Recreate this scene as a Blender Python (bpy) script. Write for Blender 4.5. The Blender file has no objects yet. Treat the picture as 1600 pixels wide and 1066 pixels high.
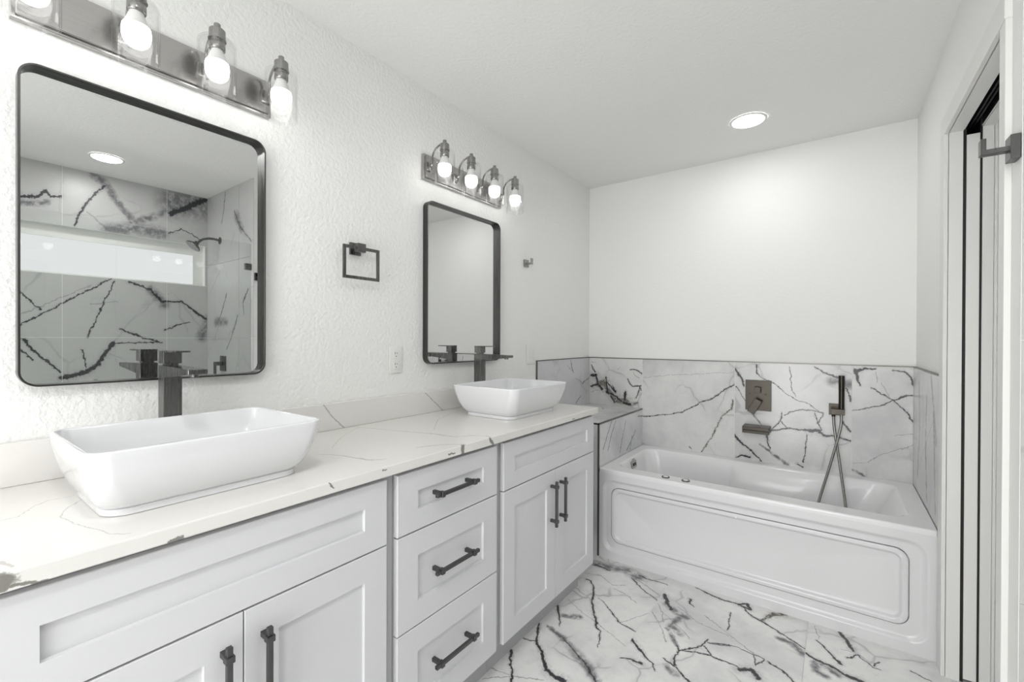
import bpy, bmesh, math, random
from mathutils import Vector, Matrix

scene = bpy.context.scene
C = scene.collection
PI = math.pi

# ------------------------------------------------------------------ camera
cam_data = bpy.data.cameras.new('camera')
cam_data.sensor_width = 36.0
cam_data.lens = 36.0 * 694.07 / 1600.0
cam_data.clip_start = 0.02
cam = bpy.data.objects.new('camera', cam_data)
C.objects.link(cam)
yaw, pitch, roll = 0.6307, -0.0037, 0.0038
fw = Vector((-math.sin(yaw) * math.cos(pitch), math.cos(yaw) * math.cos(pitch), math.sin(pitch)))
rt = Vector((math.cos(yaw), math.sin(yaw), 0.0))
up = rt.cross(fw)
r2 = rt * math.cos(roll) + up * math.sin(roll)
u2 = up * math.cos(roll) - rt * math.sin(roll)
M = Matrix.Identity(4)
for i in range(3):
    M[i][0] = r2[i]; M[i][1] = u2[i]; M[i][2] = -fw[i]
M[0][3], M[1][3], M[2][3] = 1.5521, 0.0, 1.2701
cam.matrix_world = M
scene.camera = cam

# ------------------------------------------------------------------ exposure, world, lamps
scene.view_settings.view_transform = 'Standard'
scene.view_settings.look = 'None'
scene.view_settings.gamma = 1.0
scene.view_settings.use_curve_mapping = False
scene.view_settings.exposure = 0.74
BULB = 4.5          # emission of the frosted bulb domes
DOWNLIGHT = 14.0    # emission of the recessed downlights

world = bpy.data.worlds.new('world'); scene.world = world
world.use_nodes = True
world.node_tree.nodes['Background'].inputs[0].default_value = (1.0, 1.0, 1.0, 1)
world.node_tree.nodes['Background'].inputs[1].default_value = 4.0

def ceiling_lamp(name, x, y, size, watts):
    l = bpy.data.lights.new(name, 'AREA'); l.shape = 'DISK'; l.size = size; l.energy = watts
    o = bpy.data.objects.new(name, l); o.location = (x, y, 2.432); C.objects.link(o)
    return o
# walkway and entry: added unseen fill lamps; tub and shower: the recessed downlights
ceiling_lamp('fill_walkway', 1.45, 0.02, 0.15, 5.0)
ceiling_lamp('fill_entry', 1.35, -0.9, 0.15, 4)
ceiling_lamp('lamp_tub', 1.167, 2.652, 0.14, 1.1)
ceiling_lamp('lamp_shower', 2.297, 0.78, 0.14, 2.2)
# added opening behind the camera lets in sky light as fill (see wall_front); the portal only guides the sampling of the sky
pl = bpy.data.lights.new('fill_opening_portal', 'AREA'); pl.shape = 'RECTANGLE'; pl.size = 1.0; pl.size_y = 2.05
pl.cycles.is_portal = True
po = bpy.data.objects.new('fill_opening_portal', pl); C.objects.link(po)
po.location = (1.15, -1.46, 1.025); po.rotation_euler = (-PI / 2, 0, PI)

# drawn veins of the stone surfaces, world coordinates: (kind, start width, end width, points)
VEINS = {
 'back_a': [
  ('k',0.006,0.008,[(0.025,3.134,1.076),(0.038,3.134,1.045),(0.054,3.134,1.021)]),
  ('k',0.018,0.018,[(0.026,3.134,0.996),(0.062,3.134,0.995)]),
  ('k',0.01,0.012,[(0.065,3.134,0.994),(0.074,3.134,0.943)]),
  ('k',0.01,0.012,[(0.025,3.134,0.908),(0.079,3.134,0.928)]),
  ('b',0.034,0.03,[(0.087,3.134,0.934),(0.137,3.134,0.947)]),
  ('k',0.014,0.014,[(0.092,3.134,0.917),(0.117,3.134,0.892)]),
  ('k',0.014,0.014,[(0.153,3.134,0.877),(0.168,3.134,0.864)]),
  ('k',0.006,0.008,[(0.144,3.134,0.988),(0.15,3.134,0.94),(0.163,3.134,0.883)]),
  ('k',0.006,0.008,[(0.158,3.134,0.945),(0.189,3.134,0.918),(0.225,3.134,0.878)]),
  ('k',0.006,0.008,[(0.199,3.134,0.926),(0.224,3.134,0.885)]),
  ('b',0.022,0.026,[(0.137,3.134,0.925),(0.189,3.134,0.865),(0.225,3.134,0.82)]),
  ('k',0.008,0.009,[(0.179,3.134,0.869),(0.23,3.134,0.849),(0.27,3.134,0.814)]),
  ('k',0.008,0.009,[(0.189,3.134,0.846),(0.215,3.134,0.8)]),
  ('b',0.028,0.032,[(0.23,3.134,0.818),(0.31,3.134,0.815)]),
  ('k',0.009,0.014,[(0.301,3.134,0.886),(0.295,3.134,0.831)]),
  ('k',0.012,0.012,[(0.29,3.134,0.806),(0.339,3.134,0.798)]),
  ('g',0.022,0.012,[(0.339,3.134,0.799),(0.395,3.134,0.811)]),
  ('k',0.003,0.006,[(0.333,3.134,1.052),(0.367,3.134,1.059),(0.401,3.134,1.044),(0.425,3.134,1.024)]),
  ('k',0.006,0.005,[(0.316,3.134,0.981),(0.329,3.134,0.956),(0.353,3.134,0.932),(0.421,3.134,0.938)]),
  ('k',0.006,0.005,[(0.411,3.134,0.933),(0.394,3.134,0.871),(0.38,3.134,0.849)]),
  ('k',0.006,0.005,[(0.411,3.134,0.928),(0.42,3.134,0.906)]),
  ('t',0.003,0.003,[(0.36,3.134,1.04),(0.377,3.134,1.01),(0.406,3.134,0.993)]),
  ('t',0.003,0.003,[(0.239,3.134,1.044),(0.259,3.134,1.064)]),
  ('t',0.003,0.003,[(0.028,3.134,0.866),(0.084,3.134,0.889)]),
  ('t',0.003,0.003,[(0.03,3.134,1.101),(0.065,3.134,1.093)]),
 ],
 'back_b': [
  ('k',0.003,0.005,[(0.41,3.134,0.718),(0.598,3.134,0.747),(0.705,3.134,0.779),(0.785,3.134,0.822),(0.818,3.134,0.855),(0.906,3.134,0.891),(0.958,3.134,0.941),(1.036,3.134,0.997)]),
  ('b',0.003,0.006,[(0.826,3.134,0.527),(0.885,3.134,0.611),(0.917,3.134,0.69),(0.959,3.134,0.776),(1.011,3.134,0.826),(1.016,3.134,0.883)]),
  ('k',0.003,0.003,[(0.75,3.134,0.551),(0.766,3.134,0.534)]),
  ('t',0.002,0.002,[(0.435,3.134,0.999),(0.657,3.134,1.029),(1.02,3.134,1.064)]),
 ],
 'back_c': [
  ('k',0.01,0.008,[(1.03,3.134,1.087),(1.066,3.134,1.033),(1.081,3.134,0.978)]),
  ('k',0.008,0.002,[(1.151,3.134,1.114),(1.157,3.134,1.065),(1.178,3.134,1.039)]),
  ('k',0.003,0.002,[(1.178,3.134,1.039),(1.245,3.134,1.01),(1.3,3.134,0.955),(1.354,3.134,0.917),(1.424,3.134,0.897),(1.475,3.134,0.861)]),
  ('k',0.003,0.002,[(1.326,3.134,1.115),(1.334,3.134,1.037),(1.336,3.134,0.968),(1.359,3.134,0.933)]),
  ('k',0.003,0.002,[(1.036,3.134,0.975),(1.091,3.134,0.89),(1.131,3.134,0.816)]),
  ('k',0.004,0.009,[(1.449,3.134,1.115),(1.499,3.134,1.082),(1.561,3.134,1.059)]),
  ('g',0.03,0.035,[(1.528,3.134,1.037),(1.617,3.134,1.023)]),
  ('k',0.004,0.008,[(1.597,3.134,1.007),(1.621,3.134,0.934)]),
  ('g',0.009,0.006,[(1.121,3.134,0.826),(1.18,3.134,0.744)]),
  ('k',0.004,0.004,[(1.301,3.134,0.817),(1.346,3.134,0.848),(1.398,3.134,0.861),(1.45,3.134,0.863),(1.496,3.134,0.85)]),
  ('k',0.004,0.004,[(1.228,3.134,0.717),(1.274,3.134,0.771),(1.287,3.134,0.832)]),
  ('k',0.004,0.004,[(1.454,3.134,0.848),(1.467,3.134,0.793),(1.484,3.134,0.749)]),
  ('k',0.004,0.004,[(1.496,3.134,0.847),(1.467,3.134,0.788)]),
  ('k',0.004,0.004,[(1.416,3.134,0.72),(1.408,3.134,0.646),(1.396,3.134,0.551)]),
  ('k',0.004,0.004,[(1.283,3.134,0.778),(1.31,3.134,0.744)]),
  ('k',0.005,0.006,[(1.228,3.134,0.715),(1.31,3.134,0.74),(1.425,3.134,0.742)]),
  ('k',0.016,0.012,[(1.434,3.134,0.741),(1.476,3.134,0.746)]),
  ('k',0.009,0.006,[(1.476,3.134,0.738),(1.497,3.134,0.723),(1.55,3.134,0.722),(1.618,3.134,0.707)]),
  ('k',0.01,0.003,[(1.207,3.134,0.693),(1.214,3.134,0.64),(1.226,3.134,0.598)]),
  ('k',0.01,0.004,[(1.03,3.134,0.665),(1.063,3.134,0.624),(1.132,3.134,0.573),(1.181,3.134,0.521)]),
  ('g',0.008,0.014,[(1.171,3.134,0.623),(1.228,3.134,0.588),(1.32,3.134,0.522)]),
  ('k',0.006,0.008,[(1.038,3.134,0.523),(1.073,3.134,0.542),(1.118,3.134,0.54)]),
  ('k',0.006,0.008,[(1.37,3.134,0.536),(1.396,3.134,0.522)]),
  ('k',0.006,0.008,[(1.582,3.134,0.811),(1.618,3.134,0.761)]),
 ],
 'back_d': [
  ('k',0.016,0.006,[(1.64,3.134,1.103),(1.646,3.134,1.054),(1.656,3.134,1.025)]),
  ('k',0.014,0.004,[(1.648,3.134,1.101),(1.682,3.134,1.113),(1.731,3.134,1.119)]),
  ('k',0.004,0.01,[(1.801,3.134,1.112),(1.843,3.134,1.107),(1.868,3.134,1.081),(1.881,3.134,1.04)]),
  ('k',0.003,0.005,[(1.705,3.134,1.014),(1.758,3.134,0.979),(1.802,3.134,0.945),(1.844,3.134,0.906),(1.883,3.134,0.84)]),
  ('k',0.003,0.005,[(1.625,3.134,0.875),(1.691,3.134,0.896),(1.758,3.134,0.922),(1.794,3.134,0.944),(1.844,3.134,0.976),(1.884,3.134,0.982)]),
  ('t',0.002,0.003,[(1.731,3.134,1.102),(1.735,3.134,1.04)]),
  ('t',0.002,0.003,[(1.75,3.134,1.041),(1.787,3.134,0.962)]),
  ('t',0.002,0.003,[(1.635,3.134,0.581),(1.685,3.134,0.591),(1.737,3.134,0.636),(1.796,3.134,0.674),(1.846,3.134,0.7),(1.884,3.134,0.725)]),
  ('t',0.002,0.003,[(1.81,3.134,0.761),(1.88,3.134,0.778)]),
  ('g',0.008,0.012,[(1.627,3.134,0.545),(1.678,3.134,0.524)]),
 ],
 'right': [
  ('g',0.02,0.03,[(1.882,2.603,1.113),(1.882,2.552,1.009),(1.882,2.486,0.859)]),
  ('g',0.02,0.02,[(1.882,2.948,1.058),(1.882,2.917,0.843),(1.882,2.969,0.612)]),
  ('g',0.02,0.02,[(1.882,2.716,1.019),(1.882,2.741,0.784),(1.882,2.696,0.563)]),
  ('g',0.02,0.02,[(1.882,2.553,1.036),(1.882,2.513,0.802),(1.882,2.489,0.57)]),
  ('t',0.003,0.003,[(1.882,2.866,1.05),(1.882,2.784,0.923),(1.882,2.853,0.762)]),
  ('t',0.003,0.003,[(1.882,2.491,0.976),(1.882,2.742,0.798),(1.882,2.929,0.653)]),
  ('t',0.003,0.003,[(1.882,2.684,1.079),(1.882,2.644,0.915)]),
  ('t',0.003,0.003,[(1.882,2.554,0.685),(1.882,2.627,0.541)]),
 ],
 'ledge': [
  ('k',0.003,0.004,[(0.429,2.593,0.765),(0.429,2.527,0.689),(0.429,2.473,0.614)]),
  ('k',0.003,0.004,[(0.429,2.653,0.757),(0.429,2.585,0.679),(0.429,2.538,0.594)]),
  ('k',0.003,0.004,[(0.429,2.822,0.732),(0.429,2.769,0.648),(0.429,2.727,0.547)]),
  ('k',0.003,0.004,[(0.429,2.998,0.644),(0.429,2.915,0.579),(0.429,2.836,0.534)]),
  ('k',0.003,0.004,[(0.429,2.938,0.619),(0.429,2.893,0.531)]),
  ('k',0.003,0.004,[(0.429,3.033,0.732),(0.429,3.135,0.723)]),
 ],
 'left': [
  ('k',0.003,0.004,[(0.008,2.835,1.122),(0.008,2.845,1.07),(0.008,2.874,1.032)]),
  ('k',0.003,0.004,[(0.008,3.156,0.985),(0.008,3.08,0.961),(0.008,3.016,0.941)]),
  ('k',0.003,0.004,[(0.008,2.996,0.852),(0.008,2.916,0.803)]),
  ('t',0.003,0.003,[(0.008,3.016,0.941),(0.008,2.975,0.964),(0.008,2.894,0.988)]),
  ('t',0.003,0.003,[(0.008,2.779,1.092),(0.008,2.874,1.032)]),
 ],
 'fr': [
  ('k',0.01,0.009,[(1.461,2.159,0),(1.504,2.136,0),(1.545,2.129,0)]),
  ('k',0.009,0.014,[(1.545,2.129,0),(1.585,2.107,0),(1.637,2.102,0)]),
  ('g',0.018,0.02,[(1.489,2.119,0),(1.496,2.061,0),(1.526,2.053,0)]),
  ('g',0.018,0.02,[(1.515,2.117,0),(1.56,2.089,0)]),
  ('k',0.004,0.008,[(1.492,2.28,0),(1.523,2.246,0),(1.552,2.199,0),(1.57,2.168,0)]),
  ('k',0.012,0.01,[(1.572,2.4,0),(1.593,2.359,0),(1.616,2.291,0)]),
  ('k',0.004,0.003,[(1.594,2.224,0),(1.626,2.275,0),(1.647,2.247,0),(1.671,2.221,0),(1.695,2.218,0)]),
  ('k',0.004,0.003,[(1.676,2.231,0),(1.695,2.272,0)]),
  ('k',0.004,0.003,[(1.793,2.281,0),(1.844,2.259,0)]),
  ('t',0.002,0.002,[(1.48,2.393,0),(1.5,2.29,0)]),
  ('t',0.002,0.002,[(1.576,2.279,0),(1.628,2.277,0),(1.667,2.245,0)]),
 ],
 'top': [
  ('q',0.003,0.006,[(0.023,1.033,0.926),(0.136,1.07,0.926),(0.276,1.106,0.926),(0.372,1.136,0.926),(0.47,1.147,0.926)]),
  ('q',0.006,0.005,[(0.47,1.147,0.926),(0.5,1.198,0.926),(0.544,1.224,0.926),(0.584,1.214,0.926)]),
  ('q',0.006,0.005,[(0.48,0.962,0.926),(0.501,1.012,0.926),(0.532,1.053,0.926),(0.57,1.084,0.926)]),
  ('q',0.003,0.007,[(0.306,0.727,0.926),(0.375,0.762,0.926),(0.454,0.775,0.926)]),
  ('q',0.007,0.003,[(0.454,0.775,0.926),(0.489,0.783,0.926),(0.512,0.813,0.926)]),
  ('q',0.002,0.002,[(0.09,1.536,0.926),(0.18,1.342,0.926),(0.32,1.186,0.926)]),
  ('q',0.002,0.002,[(0.045,1.049,0.926),(0.151,0.906,0.926),(0.268,0.796,0.926)]),
  ('q',0.002,0.002,[(0.26,0.222,0.926),(0.295,0.195,0.926),(0.345,0.178,0.926),(0.411,0.183,0.926),(0.477,0.203,0.926),(0.522,0.214,0.926),(0.549,0.234,0.926)]),
  ('q',0.002,0.002,[(0.212,0.218,0.926),(0.207,0.182,0.926)]),
  ('q',0.002,0.002,[(0.207,0.182,0.926),(0.226,0.158,0.926),(0.283,0.131,0.926),(0.284,0.106,0.926)]),
  ('q',0.006,0.004,[(0.516,0.087,0.926),(0.556,0.096,0.926)]),
  ('e',0.011,0.011,[(0.574,1.07,0.924),(0.574,1.068,0.898)]),
  ('e',0.008,0.009,[(0.574,1.209,0.922),(0.574,1.218,0.91),(0.574,1.229,0.9)]),
  ('e',0.004,0.003,[(0.574,1.005,0.911),(0.574,1.037,0.908)]),
  ('e',0.004,0.003,[(0.574,0.752,0.918),(0.574,0.765,0.916)]),
  ('e',0.004,0.003,[(0.574,0.601,0.925),(0.574,0.613,0.91)]),
  ('e',0.004,0.003,[(0.574,1.814,0.901),(0.574,1.834,0.902)]),
  ('e',0.016,0.014,[(0.574,0.084,0.922),(0.574,0.09,0.916),(0.574,0.087,0.908)]),
  ('e',0.006,0.006,[(0.574,0.094,0.906),(0.574,0.109,0.902),(0.574,0.118,0.899),(0.574,0.127,0.897)]),
  ('e',0.005,0.006,[(0.574,0.285,0.898),(0.574,0.307,0.898)]),
 ],
 'splash': [
  ('q',0.004,0.004,[(0.02,0.918,1.022),(0.02,0.945,0.984),(0.02,1.004,0.926)]),
  ('q',0.004,0.004,[(0.02,1.422,1.021),(0.02,1.486,0.968),(0.02,1.537,0.923)]),
  ('q',0.001,0.001,[(0.02,1.061,1.021),(0.02,1.076,0.93)]),
  ('q',0.001,0.001,[(0.02,1.127,1.012),(0.02,1.192,0.925)]),
 ],
 'sh_top': [
  ('k',0.014,0.012,[(2.727,0.442,2.176),(2.727,0.523,2.202),(2.727,0.558,2.248),(2.727,0.581,2.217),(2.727,0.635,2.234)]),
  ('g',0.03,0.02,[(2.727,0.45,2.145),(2.727,0.535,2.158),(2.727,0.57,2.184)]),
  ('k',0.01,0.008,[(2.727,0.855,2.365),(2.727,0.794,2.276),(2.727,0.748,2.194),(2.727,0.716,2.124),(2.727,0.697,2.05)]),
  ('g',0.03,0.03,[(2.727,0.801,2.421),(2.727,0.862,2.385),(2.727,0.91,2.288),(2.727,0.96,2.217),(2.727,1.011,2.154)]),
  ('g',0.03,0.03,[(2.727,1.011,2.135),(2.727,1.125,2.198),(2.727,1.228,2.271)]),
  ('g',0.06,0.06,[(2.727,0.875,2.051),(2.727,1.063,2.098),(2.727,1.188,2.084)]),
  ('t',0.006,0.006,[(2.727,0.768,2.154),(2.727,0.821,2.103),(2.727,0.862,2.058)]),
  ('g',0.14,0.16,[(2.727,1.27,2.341),(2.727,1.498,2.398)]),
  ('k',0.03,0.03,[(2.727,1.253,2.257),(2.727,1.425,2.38),(2.727,1.516,2.444)]),
  ('k',0.006,0.004,[(2.727,1.237,2.094),(2.727,1.32,2.151),(2.727,1.461,2.085)]),
 ],
 'sh_low': [
  ('k',0.006,0.006,[(2.727,0.439,1.354),(2.727,0.581,1.459),(2.727,0.704,1.554),(2.727,0.889,1.697)]),
  ('k',0.006,0.006,[(2.727,0.439,1.565),(2.727,0.534,1.457)]),
  ('k',0.006,0.006,[(2.727,0.91,1.681),(2.727,0.876,1.586),(2.727,0.835,1.474),(2.727,0.762,1.274)]),
  ('t',0.006,0.005,[(2.727,0.444,1.419),(2.727,0.617,1.53),(2.727,0.794,1.65)]),
  ('t',0.006,0.005,[(2.727,0.781,1.506),(2.727,0.932,1.535)]),
  ('k',0.01,0.012,[(2.727,0.989,1.689),(2.727,1.125,1.645),(2.727,1.188,1.553),(2.727,1.321,1.562),(2.727,1.444,1.466),(2.727,1.498,1.427)]),
  ('g',0.04,0.05,[(2.727,1.125,1.645),(2.727,1.204,1.534)]),
  ('g',0.04,0.05,[(2.727,1.526,1.46),(2.727,1.462,1.278)]),
  ('k',0.008,0.006,[(2.727,1.213,1.336),(2.727,1.373,1.401)]),
  ('k',0.008,0.006,[(2.727,0.946,1.331),(2.727,1.064,1.276),(2.727,1.189,1.237)]),
  ('k',0.012,0.008,[(2.727,0.455,1.256),(2.727,0.534,1.147),(2.727,0.629,1.033)]),
  ('k',0.006,0.006,[(2.727,0.433,1.207),(2.727,0.5,1.123)]),
  ('k',0.006,0.006,[(2.727,0.736,1.186),(2.727,0.755,1.061)]),
  ('k',0.006,0.006,[(2.727,0.904,1.229),(2.727,1.064,1.238),(2.727,1.189,1.237)]),
  ('k',0.022,0.02,[(2.727,0.636,0.998),(2.727,0.755,1.026),(2.727,0.821,1.076),(2.727,0.876,1.183),(2.727,0.904,1.229)]),
 ],
 'sh_side': [
  ('k',0.008,0.006,[(2.376,1.505,2.427),(2.399,1.505,2.281),(2.446,1.505,2.188)]),
  ('k',0.008,0.006,[(2.216,1.505,2.251),(2.086,1.505,2.096),(1.921,1.505,1.98)]),
  ('k',0.008,0.006,[(2.148,1.505,1.452),(2.258,1.505,1.279),(2.349,1.505,1.179)]),
  ('k',0.008,0.006,[(2.35,1.505,1.617),(2.444,1.505,1.461),(2.541,1.505,1.381)]),
  ('k',0.01,0.006,[(1.981,1.505,1.633),(2.063,1.505,1.544),(2.042,1.505,1.449)]),
  ('g',0.05,0.04,[(2.172,1.505,2.205),(2.086,1.505,2.096)]),
  ('g',0.05,0.04,[(2.541,1.505,1.402),(2.35,1.505,1.398)]),
 ],
 'fl_far': [
  ('g',0.04,0.0433,[(0.452,2.318,0),(0.539,2.317,0)]),
  ('g',0.0433,0.0468,[(0.539,2.317,0),(0.628,2.35,0)]),
  ('g',0.0468,0.05,[(0.628,2.35,0),(0.704,2.315,0)]),
  ('k',0.012,0.006,[(0.459,2.301,0),(0.55,2.292,0)]),
  ('k',0.006,0.0048,[(0.696,2.338,0),(0.761,2.327,0)]),
  ('k',0.0048,0.0034,[(0.761,2.327,0),(0.841,2.338,0)]),
  ('k',0.0034,0.003,[(0.841,2.338,0),(0.864,2.328,0)]),
  ('k',0.006,0.0044,[(0.68,2.287,0),(0.768,2.211,0)]),
  ('k',0.0044,0.003,[(0.768,2.211,0),(0.856,2.165,0)]),
  ('t',0.003,0.003,[(0.696,2.289,0),(0.777,2.254,0)]),
  ('t',0.003,0.003,[(0.777,2.254,0),(0.85,2.219,0)]),
  ('t',0.003,0.003,[(0.455,2.191,0),(0.539,2.212,0)]),
  ('t',0.003,0.003,[(0.539,2.212,0),(0.626,2.16,0)]),
  ('t',0.003,0.003,[(0.626,2.16,0),(0.679,2.2,0)]),
  ('t',0.003,0.003,[(0.638,2.133,0),(0.7,2.126,0)]),
  ('t',0.003,0.003,[(0.7,2.126,0),(0.781,2.085,0)]),
  ('k',0.006,0.006,[(0.488,2.135,0),(0.512,2.133,0)]),
  ('k',0.006,0.006,[(0.512,2.133,0),(0.556,2.072,0)]),
  ('k',0.006,0.006,[(0.556,2.072,0),(0.586,2.015,0)]),
  ('k',0.006,0.006,[(0.586,2.015,0),(0.607,1.956,0)]),
  ('k',0.006,0.006,[(0.607,1.956,0),(0.64,1.902,0)]),
  ('k',0.006,0.006,[(0.64,1.902,0),(0.685,1.833,0)]),
  ('k',0.002,0.0027,[(0.615,2.011,0),(0.648,2.003,0)]),
  ('k',0.0027,0.0044,[(0.648,2.003,0),(0.71,1.946,0)]),
  ('k',0.0044,0.006,[(0.71,1.946,0),(0.77,1.896,0)]),
  ('k',0.006,0.0047,[(0.77,1.896,0),(0.81,1.891,0)]),
  ('k',0.0047,0.003,[(0.81,1.891,0),(0.858,1.876,0)]),
  ('t',0.002,0.002,[(0.501,1.911,0),(0.605,1.861,0)]),
  ('t',0.002,0.002,[(0.772,1.891,0),(0.812,1.962,0)]),
  ('t',0.002,0.002,[(0.812,1.962,0),(0.856,2.047,0)]),
 ],
 'fl_near': [
  ('k',0.006,0.006,[(0.586,2.015,0),(0.607,1.956,0)]),
  ('k',0.006,0.006,[(0.607,1.956,0),(0.64,1.902,0)]),
  ('k',0.006,0.006,[(0.64,1.902,0),(0.685,1.833,0)]),
  ('k',0.006,0.006,[(0.685,1.833,0),(0.701,1.803,0)]),
  ('k',0.006,0.005,[(0.701,1.803,0),(0.729,1.784,0)]),
  ('k',0.005,0.002,[(0.729,1.784,0),(0.764,1.691,0)]),
  ('k',0.0027,0.0044,[(0.648,2.003,0),(0.71,1.946,0)]),
  ('k',0.0044,0.006,[(0.71,1.946,0),(0.77,1.896,0)]),
  ('k',0.006,0.0047,[(0.77,1.896,0),(0.81,1.891,0)]),
  ('k',0.0047,0.003,[(0.81,1.891,0),(0.858,1.876,0)]),
  ('k',0.009,0.0065,[(0.486,1.837,0),(0.521,1.784,0)]),
  ('k',0.0065,0.003,[(0.521,1.784,0),(0.571,1.714,0)]),
  ('g',0.02,0.02,[(0.545,1.787,0),(0.609,1.82,-0)]),
  ('t',0.002,0.002,[(0.501,1.911,0),(0.605,1.861,0)]),
  ('t',0.002,0.002,[(0.605,1.861,0),(0.683,1.832,0)]),
  ('t',0.002,0.002,[(0.683,1.832,0),(0.767,1.799,0)]),
  ('t',0.002,0.002,[(0.767,1.799,0),(0.853,1.763,0)]),
  ('t',0.002,0.002,[(0.772,1.891,0),(0.812,1.962,0)]),
  ('t',0.002,0.002,[(0.812,1.962,0),(0.856,2.047,0)]),
  ('k',0.006,0.006,[(0.486,1.675,0),(0.518,1.615,0)]),
  ('k',0.006,0.006,[(0.518,1.615,0),(0.539,1.567,0)]),
  ('k',0.003,0.0041,[(0.483,1.553,0),(0.514,1.555,0)]),
  ('k',0.0041,0.005,[(0.514,1.555,0),(0.539,1.567,0)]),
  ('k',0.007,0.0079,[(0.539,1.567,0),(0.581,1.538,0)]),
  ('k',0.0079,0.0089,[(0.581,1.538,0),(0.615,1.496,0)]),
  ('k',0.0089,0.01,[(0.615,1.496,0),(0.657,1.458,0)]),
  ('k',0.014,0.016,[(0.657,1.458,0),(0.696,1.446,0)]),
  ('k',0.016,0.018,[(0.696,1.446,0),(0.737,1.447,0)]),
  ('k',0.006,0.0056,[(0.487,1.463,0),(0.526,1.398,0)]),
  ('k',0.0056,0.0053,[(0.526,1.398,0),(0.554,1.377,0)]),
  ('k',0.0053,0.005,[(0.554,1.377,0),(0.586,1.327,0)]),
  ('g',0.012,0.0197,[(0.53,1.684,0),(0.621,1.653,0)]),
  ('g',0.0197,0.028,[(0.621,1.653,0),(0.71,1.599,0)]),
  ('g',0.03,0.0259,[(0.71,1.599,0),(0.778,1.563,0)]),
  ('g',0.0259,0.022,[(0.778,1.563,0),(0.838,1.522,0)]),
  ('k',0.003,0.0038,[(0.621,1.653,0),(0.71,1.599,0)]),
  ('k',0.0038,0.0044,[(0.71,1.599,0),(0.778,1.563,0)]),
  ('k',0.0044,0.005,[(0.778,1.563,0),(0.833,1.518,0)]),
  ('t',0.003,0.003,[(0.49,1.279,0),(0.573,1.348,0)]),
  ('t',0.003,0.003,[(0.573,1.348,0),(0.678,1.408,0)]),
  ('t',0.003,0.003,[(0.481,1.338,0),(0.57,1.353,0)]),
 ],
 'fm_far': [
  ('k',0.012,0.012,[(0.865,2.239,0),(0.899,2.172,0)]),
  ('k',0.012,0.012,[(0.899,2.172,0),(0.928,2.138,0)]),
  ('g',0.022,0.022,[(0.903,2.159,0),(0.959,2.123,0)]),
  ('g',0.022,0.022,[(0.959,2.123,0),(1.006,2.106,0)]),
  ('g',0.022,0.022,[(0.982,2.089,0),(0.96,2.008,0)]),
  ('g',0.022,0.022,[(0.96,2.008,0),(1.01,1.978,0)]),
  ('g',0.012,0.012,[(0.958,1.98,0),(1.024,1.89,0)]),
  ('k',0.004,0.0045,[(1.024,1.89,0),(1.038,1.864,0)]),
  ('k',0.004,0.004,[(1.04,1.868,0),(1.105,1.949,0)]),
  ('k',0.004,0.004,[(1.105,1.949,0),(1.122,2.011,0)]),
  ('k',0.004,0.004,[(1.042,1.873,0),(1.086,1.894,0)]),
  ('k',0.004,0.004,[(1.086,1.894,0),(1.15,1.913,0)]),
  ('k',0.004,0.004,[(1.15,1.913,0),(1.221,1.908,0)]),
  ('k',0.004,0.004,[(1.127,1.99,0),(1.2,2.025,0)]),
  ('k',0.004,0.004,[(1.115,1.957,0),(1.156,1.912,0)]),
  ('t',0.003,0.003,[(0.864,2.06,0),(0.932,1.974,0)]),
  ('t',0.003,0.003,[(0.932,1.974,0),(0.978,1.892,0)]),
  ('t',0.003,0.003,[(0.859,2.142,0),(0.904,2.083,0)]),
  ('t',0.003,0.003,[(0.904,2.083,0),(0.93,2.014,0)]),
  ('t',0.003,0.003,[(0.912,2.081,0),(0.994,2.02,0)]),
  ('t',0.003,0.003,[(0.994,2.02,0),(1.054,1.973,0)]),
  ('t',0.003,0.003,[(0.944,2.174,0),(1.054,2.106,0)]),
  ('t',0.003,0.003,[(1.054,2.106,0),(1.189,2.086,0)]),
  ('k',0.0062,0.004,[(0.99,2.231,-0),(1.01,2.215,0)]),
  ('k',0.0053,0.005,[(1.401,2.223,0),(1.456,2.191,0)]),
  ('g',0.02,0.021,[(1.362,2.2,0),(1.415,2.19,0)]),
  ('g',0.021,0.022,[(1.415,2.19,0),(1.453,2.148,0)]),
  ('k',0.003,0.003,[(1.16,2.272,0),(1.176,2.127,0)]),
  ('k',0.003,0.003,[(1.127,1.907,0),(1.161,1.915,0)]),
  ('k',0.003,0.003,[(1.161,1.915,0),(1.214,1.911,0)]),
  ('k',0.003,0.003,[(1.214,1.911,0),(1.252,1.907,0)]),
  ('k',0.003,0.003,[(1.145,1.991,0),(1.223,2.031,0)]),
  ('k',0.003,0.003,[(1.223,2.031,0),(1.277,2.024,0)]),
  ('k',0.003,0.003,[(1.277,2.024,0),(1.332,2.019,0)]),
  ('k',0.003,0.003,[(1.286,2.025,0),(1.303,1.96,0)]),
  ('k',0.003,0.003,[(1.332,2.019,0),(1.302,1.965,0)]),
  ('k',0.014,0.015,[(1.254,1.898,0),(1.291,1.926,0)]),
  ('k',0.015,0.016,[(1.291,1.926,0),(1.322,1.893,0)]),
  ('k',0.004,0.0049,[(1.341,2.01,0),(1.386,1.99,0)]),
  ('k',0.0049,0.006,[(1.386,1.99,0),(1.43,1.954,0)]),
  ('t',0.003,0.003,[(1.066,2.173,0),(1.143,2.13,0)]),
  ('t',0.003,0.003,[(1.143,2.13,0),(1.215,2.079,0)]),
  ('t',0.003,0.003,[(1.215,2.079,0),(1.282,2.033,0)]),
  ('t',0.003,0.003,[(1.282,2.033,0),(1.332,2.019,0)]),
 ],
 'fm_near': [
  ('k',0.01,0.0082,[(0.854,1.825,0),(0.9,1.786,0)]),
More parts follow.
